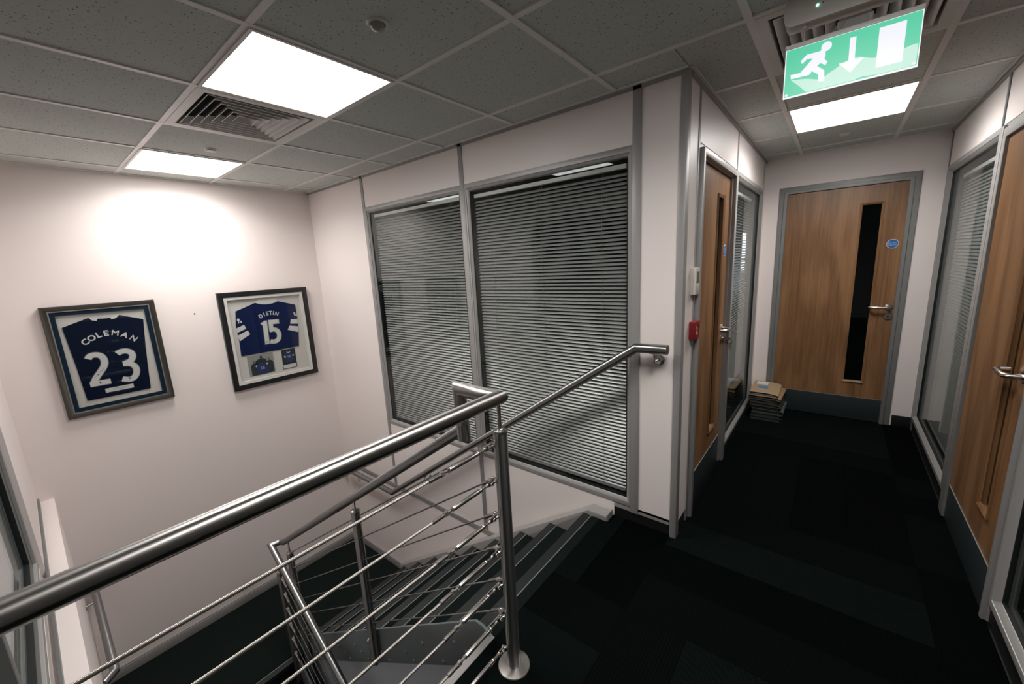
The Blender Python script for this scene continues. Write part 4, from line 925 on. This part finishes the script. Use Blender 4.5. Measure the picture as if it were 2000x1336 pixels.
def strand_rope(p0, p1, r, lay=0.040, ns=6, seg=10, n=5):
    mb = MB(); p0, p1 = V(p0), V(p1); ax = (p1 - p0); L = ax.length; ax.normalize()
    u = ax.cross(V((0, 0, 1))).normalized(); v = ax.cross(u)
    N = max(4, int(L / lay * seg)); rc = r * 0.64; rs = r * 0.40
    for s_ in range(ns):
        k0 = len(mb.v); ph = 2 * math.pi * s_ / ns
        for i in range(N + 1):
            d = L * i / N; a = ph - 2 * math.pi * d / lay
            e1 = u * math.cos(a) + v * math.sin(a); e2 = ax
            tg = (ax * lay + (-u * math.sin(a) + v * math.cos(a)) * (-2 * math.pi * rc)).normalized()
            e2 = tg.cross(e1); c = p0 + ax * d + e1 * rc
            for j in range(n):
                b = 2 * math.pi * j / n; mb.v.append(tuple(c + (e1 * math.cos(b) + e2 * math.sin(b)) * rs))
        for i in range(N):
            for j in range(n):
                a_, b_ = k0 + i * n, k0 + (i + 1) * n
                mb.f.append((a_ + j, a_ + (j + 1) % n, b_ + (j + 1) % n, b_ + j))
    mb.tube([p0, p1], r * 0.45, 6)
    return mb
def cable(p_post, d, n_side, L, r, fancy, end=True):
    """p_post = eye position at the post, d = direction of the rope, n_side = direction from post surface to the eye"""
    p, d = V(p_post), V(d).normalized(); sd = V(n_side).normalized()
    up = d.cross(sd).normalized()
    if fancy:
        P = lambda s: p + d * s
        rope = strand_rope(P(0.262), P(L - 0.05 if end else L), r).build('wire_rope', 'rope', bal, ang=80)
        tb = MB()
        tb.tube([P(0.052), P(0.056), P(0.060), P(0.064)], [0.0052, 0.0075, 0.0075, 0.0055], 12)
        tb.tube([P(0.060), P(0.066), P(0.176), P(0.182)], [0.0062, 0.0078, 0.0078, 0.0062], 16)
        tb.tube([P(0.028), P(0.054)], 0.0042, 10); tb.tube([P(0.176), P(0.210)], 0.0040, 10)
        tb.tube([P(0.184), P(0.190)], 0.0082, 6)
        tb.build('turnbuckle', 'chrome', rope)
        sw = MB().tube([P(0.204), P(0.206), P(0.218), P(0.220)], [0.0060, 0.0088, 0.0088, 0.0070], 6)
        sw.tube([P(0.216), P(0.222), P(0.262), P(0.264)], [0.0056, 0.0068, 0.0068, 0.0050], 14)
        sw.build('swage_terminal', 'chrome', rope)
        MB().tube([P(0.118) + up * 0.0076, P(0.118) + up * 0.0080], 0.0022, 10).build('sight_hole', 'black', rope)
        fk = MB()
        for sg_ in (-1, 1):
            fk.obox(P(0.006) + up * 0.0068 * sg_, (d, sd, up), (0.011, 0.0062, 0.0016))
        fk.obox(P(0.020), (d, sd, up), (0.0045, 0.0062, 0.0084)); fk.tube([P(0.022), P(0.032)], 0.0062, 10)
        fk.tube([p - up * 0.011, p + up * 0.011], 0.0040, 10)
        for sg_ in (-1, 1): fk.tube([p + up * 0.0098 * sg_, p + up * 0.0118 * sg_], 0.0058, 12)
        fk.build('fork_terminal', 'chrome', rope, 0.0008)
        ey = MB().tube([p - sd * 0.030, p - sd * 0.004], 0.0045, 10); ey.lathe([(0.0095, 0), (0.0095, 0.003), (0.006, 0.004)], p - sd * 0.024, sd, 14)
        rp = [p + (d * math.cos(a) + sd * math.sin(a)) * 0.0062 for a in [2 * math.pi * i / 14 for i in range(15)]]
        ey.tube(rp, 0.0024, 8, False); ey.build('eye_bolt', 'chrome', rope)
        if end: MB().tube([P(L - 0.055), P(L)], 0.0062, 12).build('end_terminal', 'chrome', rope)
        return rope
    P = lambda s: p + d * s
    rope = MB().tube([P(0.02), P(L)], r, 8).build('wire_rope', 'steel_x', bal)
    sw = MB().tube([P(0.000), P(0.006), P(0.026), P(0.030), P(0.070), P(0.078)], [0.004, 0.0085, 0.0085, 0.0062, 0.0078, 0.003], 10)
    sw.obox(P(0.0), (d, sd, up), (0.012, 0.003, 0.009)); sw.build('fork_terminal', 'chrome', rope)
    en = MB().tube([P(L - 0.075), P(L - 0.07), P(L - 0.03), P(L)], [0.003, 0.0065, 0.0065, 0.004], 10); en.build('end_terminal', 'chrome', rope)
    return rope
ZC = [0.900, 0.770, 0.634, 0.497, 0.362, 0.228, 0.092]
for z in ZC: cable((RX - 0.020, RY - 0.032, z), (0, -1, 0), (-0.45, -0.9, 0), 1.045, 0.0043, True)
sl = V((-1, 0.0, -0.667)).normalized()
for i, z in enumerate(ZC[:6]):
    a = (RX - 0.045, RY + 0.006, z - 0.012); L1 = (RX - 0.045 + 1.475) / abs(sl.x)
    cable(a, sl, (-1, 0, 0), L1, 0.0034, False)
sl2 = V((1, 0.0, -0.655)).normalized()
for i in range(6):
    cable((-1.555, 0.262, -0.735 - 0.135 * i), sl2, (1, 0, 0), 1.235 / abs(sl2.x), 0.0034, False)
# ---- handrail on the blind wall
HY = YB - 0.075
wh = thing('wall_handrail', (-0.4, YB, 0.3), 'steel handrail on brackets descending along the blind wall', 'handrail', 'wall handrails')
MB().tube([(0.908, HY, 1.050), (0.756, HY, 1.047), (-1.625, HY, -0.587), (-2.52, HY, -0.590)], 0.0242, 24).build('rail', 'steel_x', wh)
MB().lathe([(0.0243, 0), (0.0243, 0.003), (0.020, 0.005)], (0.908, HY, 1.050), (1, 0, 0), 24).build('end_cap', 'steel', wh)
MB().lathe([(0.0243, 0), (0.0243, 0.003), (0.020, 0.005)], (-2.52, HY, -0.590), (-1, 0, 0), 24).build('end_cap', 'steel', wh)
def bracket(t, x, zr, yw, yr, sg):
    b = MB().lathe([(0.028, 0), (0.028, 0.004), (0.024, 0.006)], (x, yw - sg * 0.0005, zr - 0.070), (0, -sg, 0), 24)
    b.tube([(x, yw - sg * 0.004, zr - 0.070), (x, yr + sg * 0.006, zr - 0.070), (x, yr, zr - 0.062), (x, yr, zr - 0.022)], 0.006, 10)
    b.obox((x, yr, zr - 0.024), ((1, 0, 0), (0, 1, 0), (0, 0, 1)), (0.020, 0.010, 0.002))
    return b.build('bracket', 'chrome', t)
for x, zr in ((0.846, 1.050), (-1.105, -0.230), (-2.230, -0.590)): bracket(wh, x, zr, YB, HY, 1)
# ---- handrail on the left side wall of the landing
lh = thing('wall_handrail', (-2.0, -0.692, -0.645), 'short steel handrail above the landing at the lower left corner', 'handrail', 'wall handrails')
MB().tube([(-2.560, -0.632, -0.645), (-1.485, -0.640, -0.645), (-1.440, -0.690, -0.650)], 0.021, 20).build('rail', 'steel_x', lh)
b = MB().lathe([(0.024, 0), (0.024, 0.004), (0.020, 0.006)], (-2.30, -0.691, -0.655), (0, 1, 0), 20); b.tube([(-2.30, -0.690, -0.655), (-2.30, -0.640, -0.648)], 0.006, 10); b.build('bracket', 'chrome', lh)
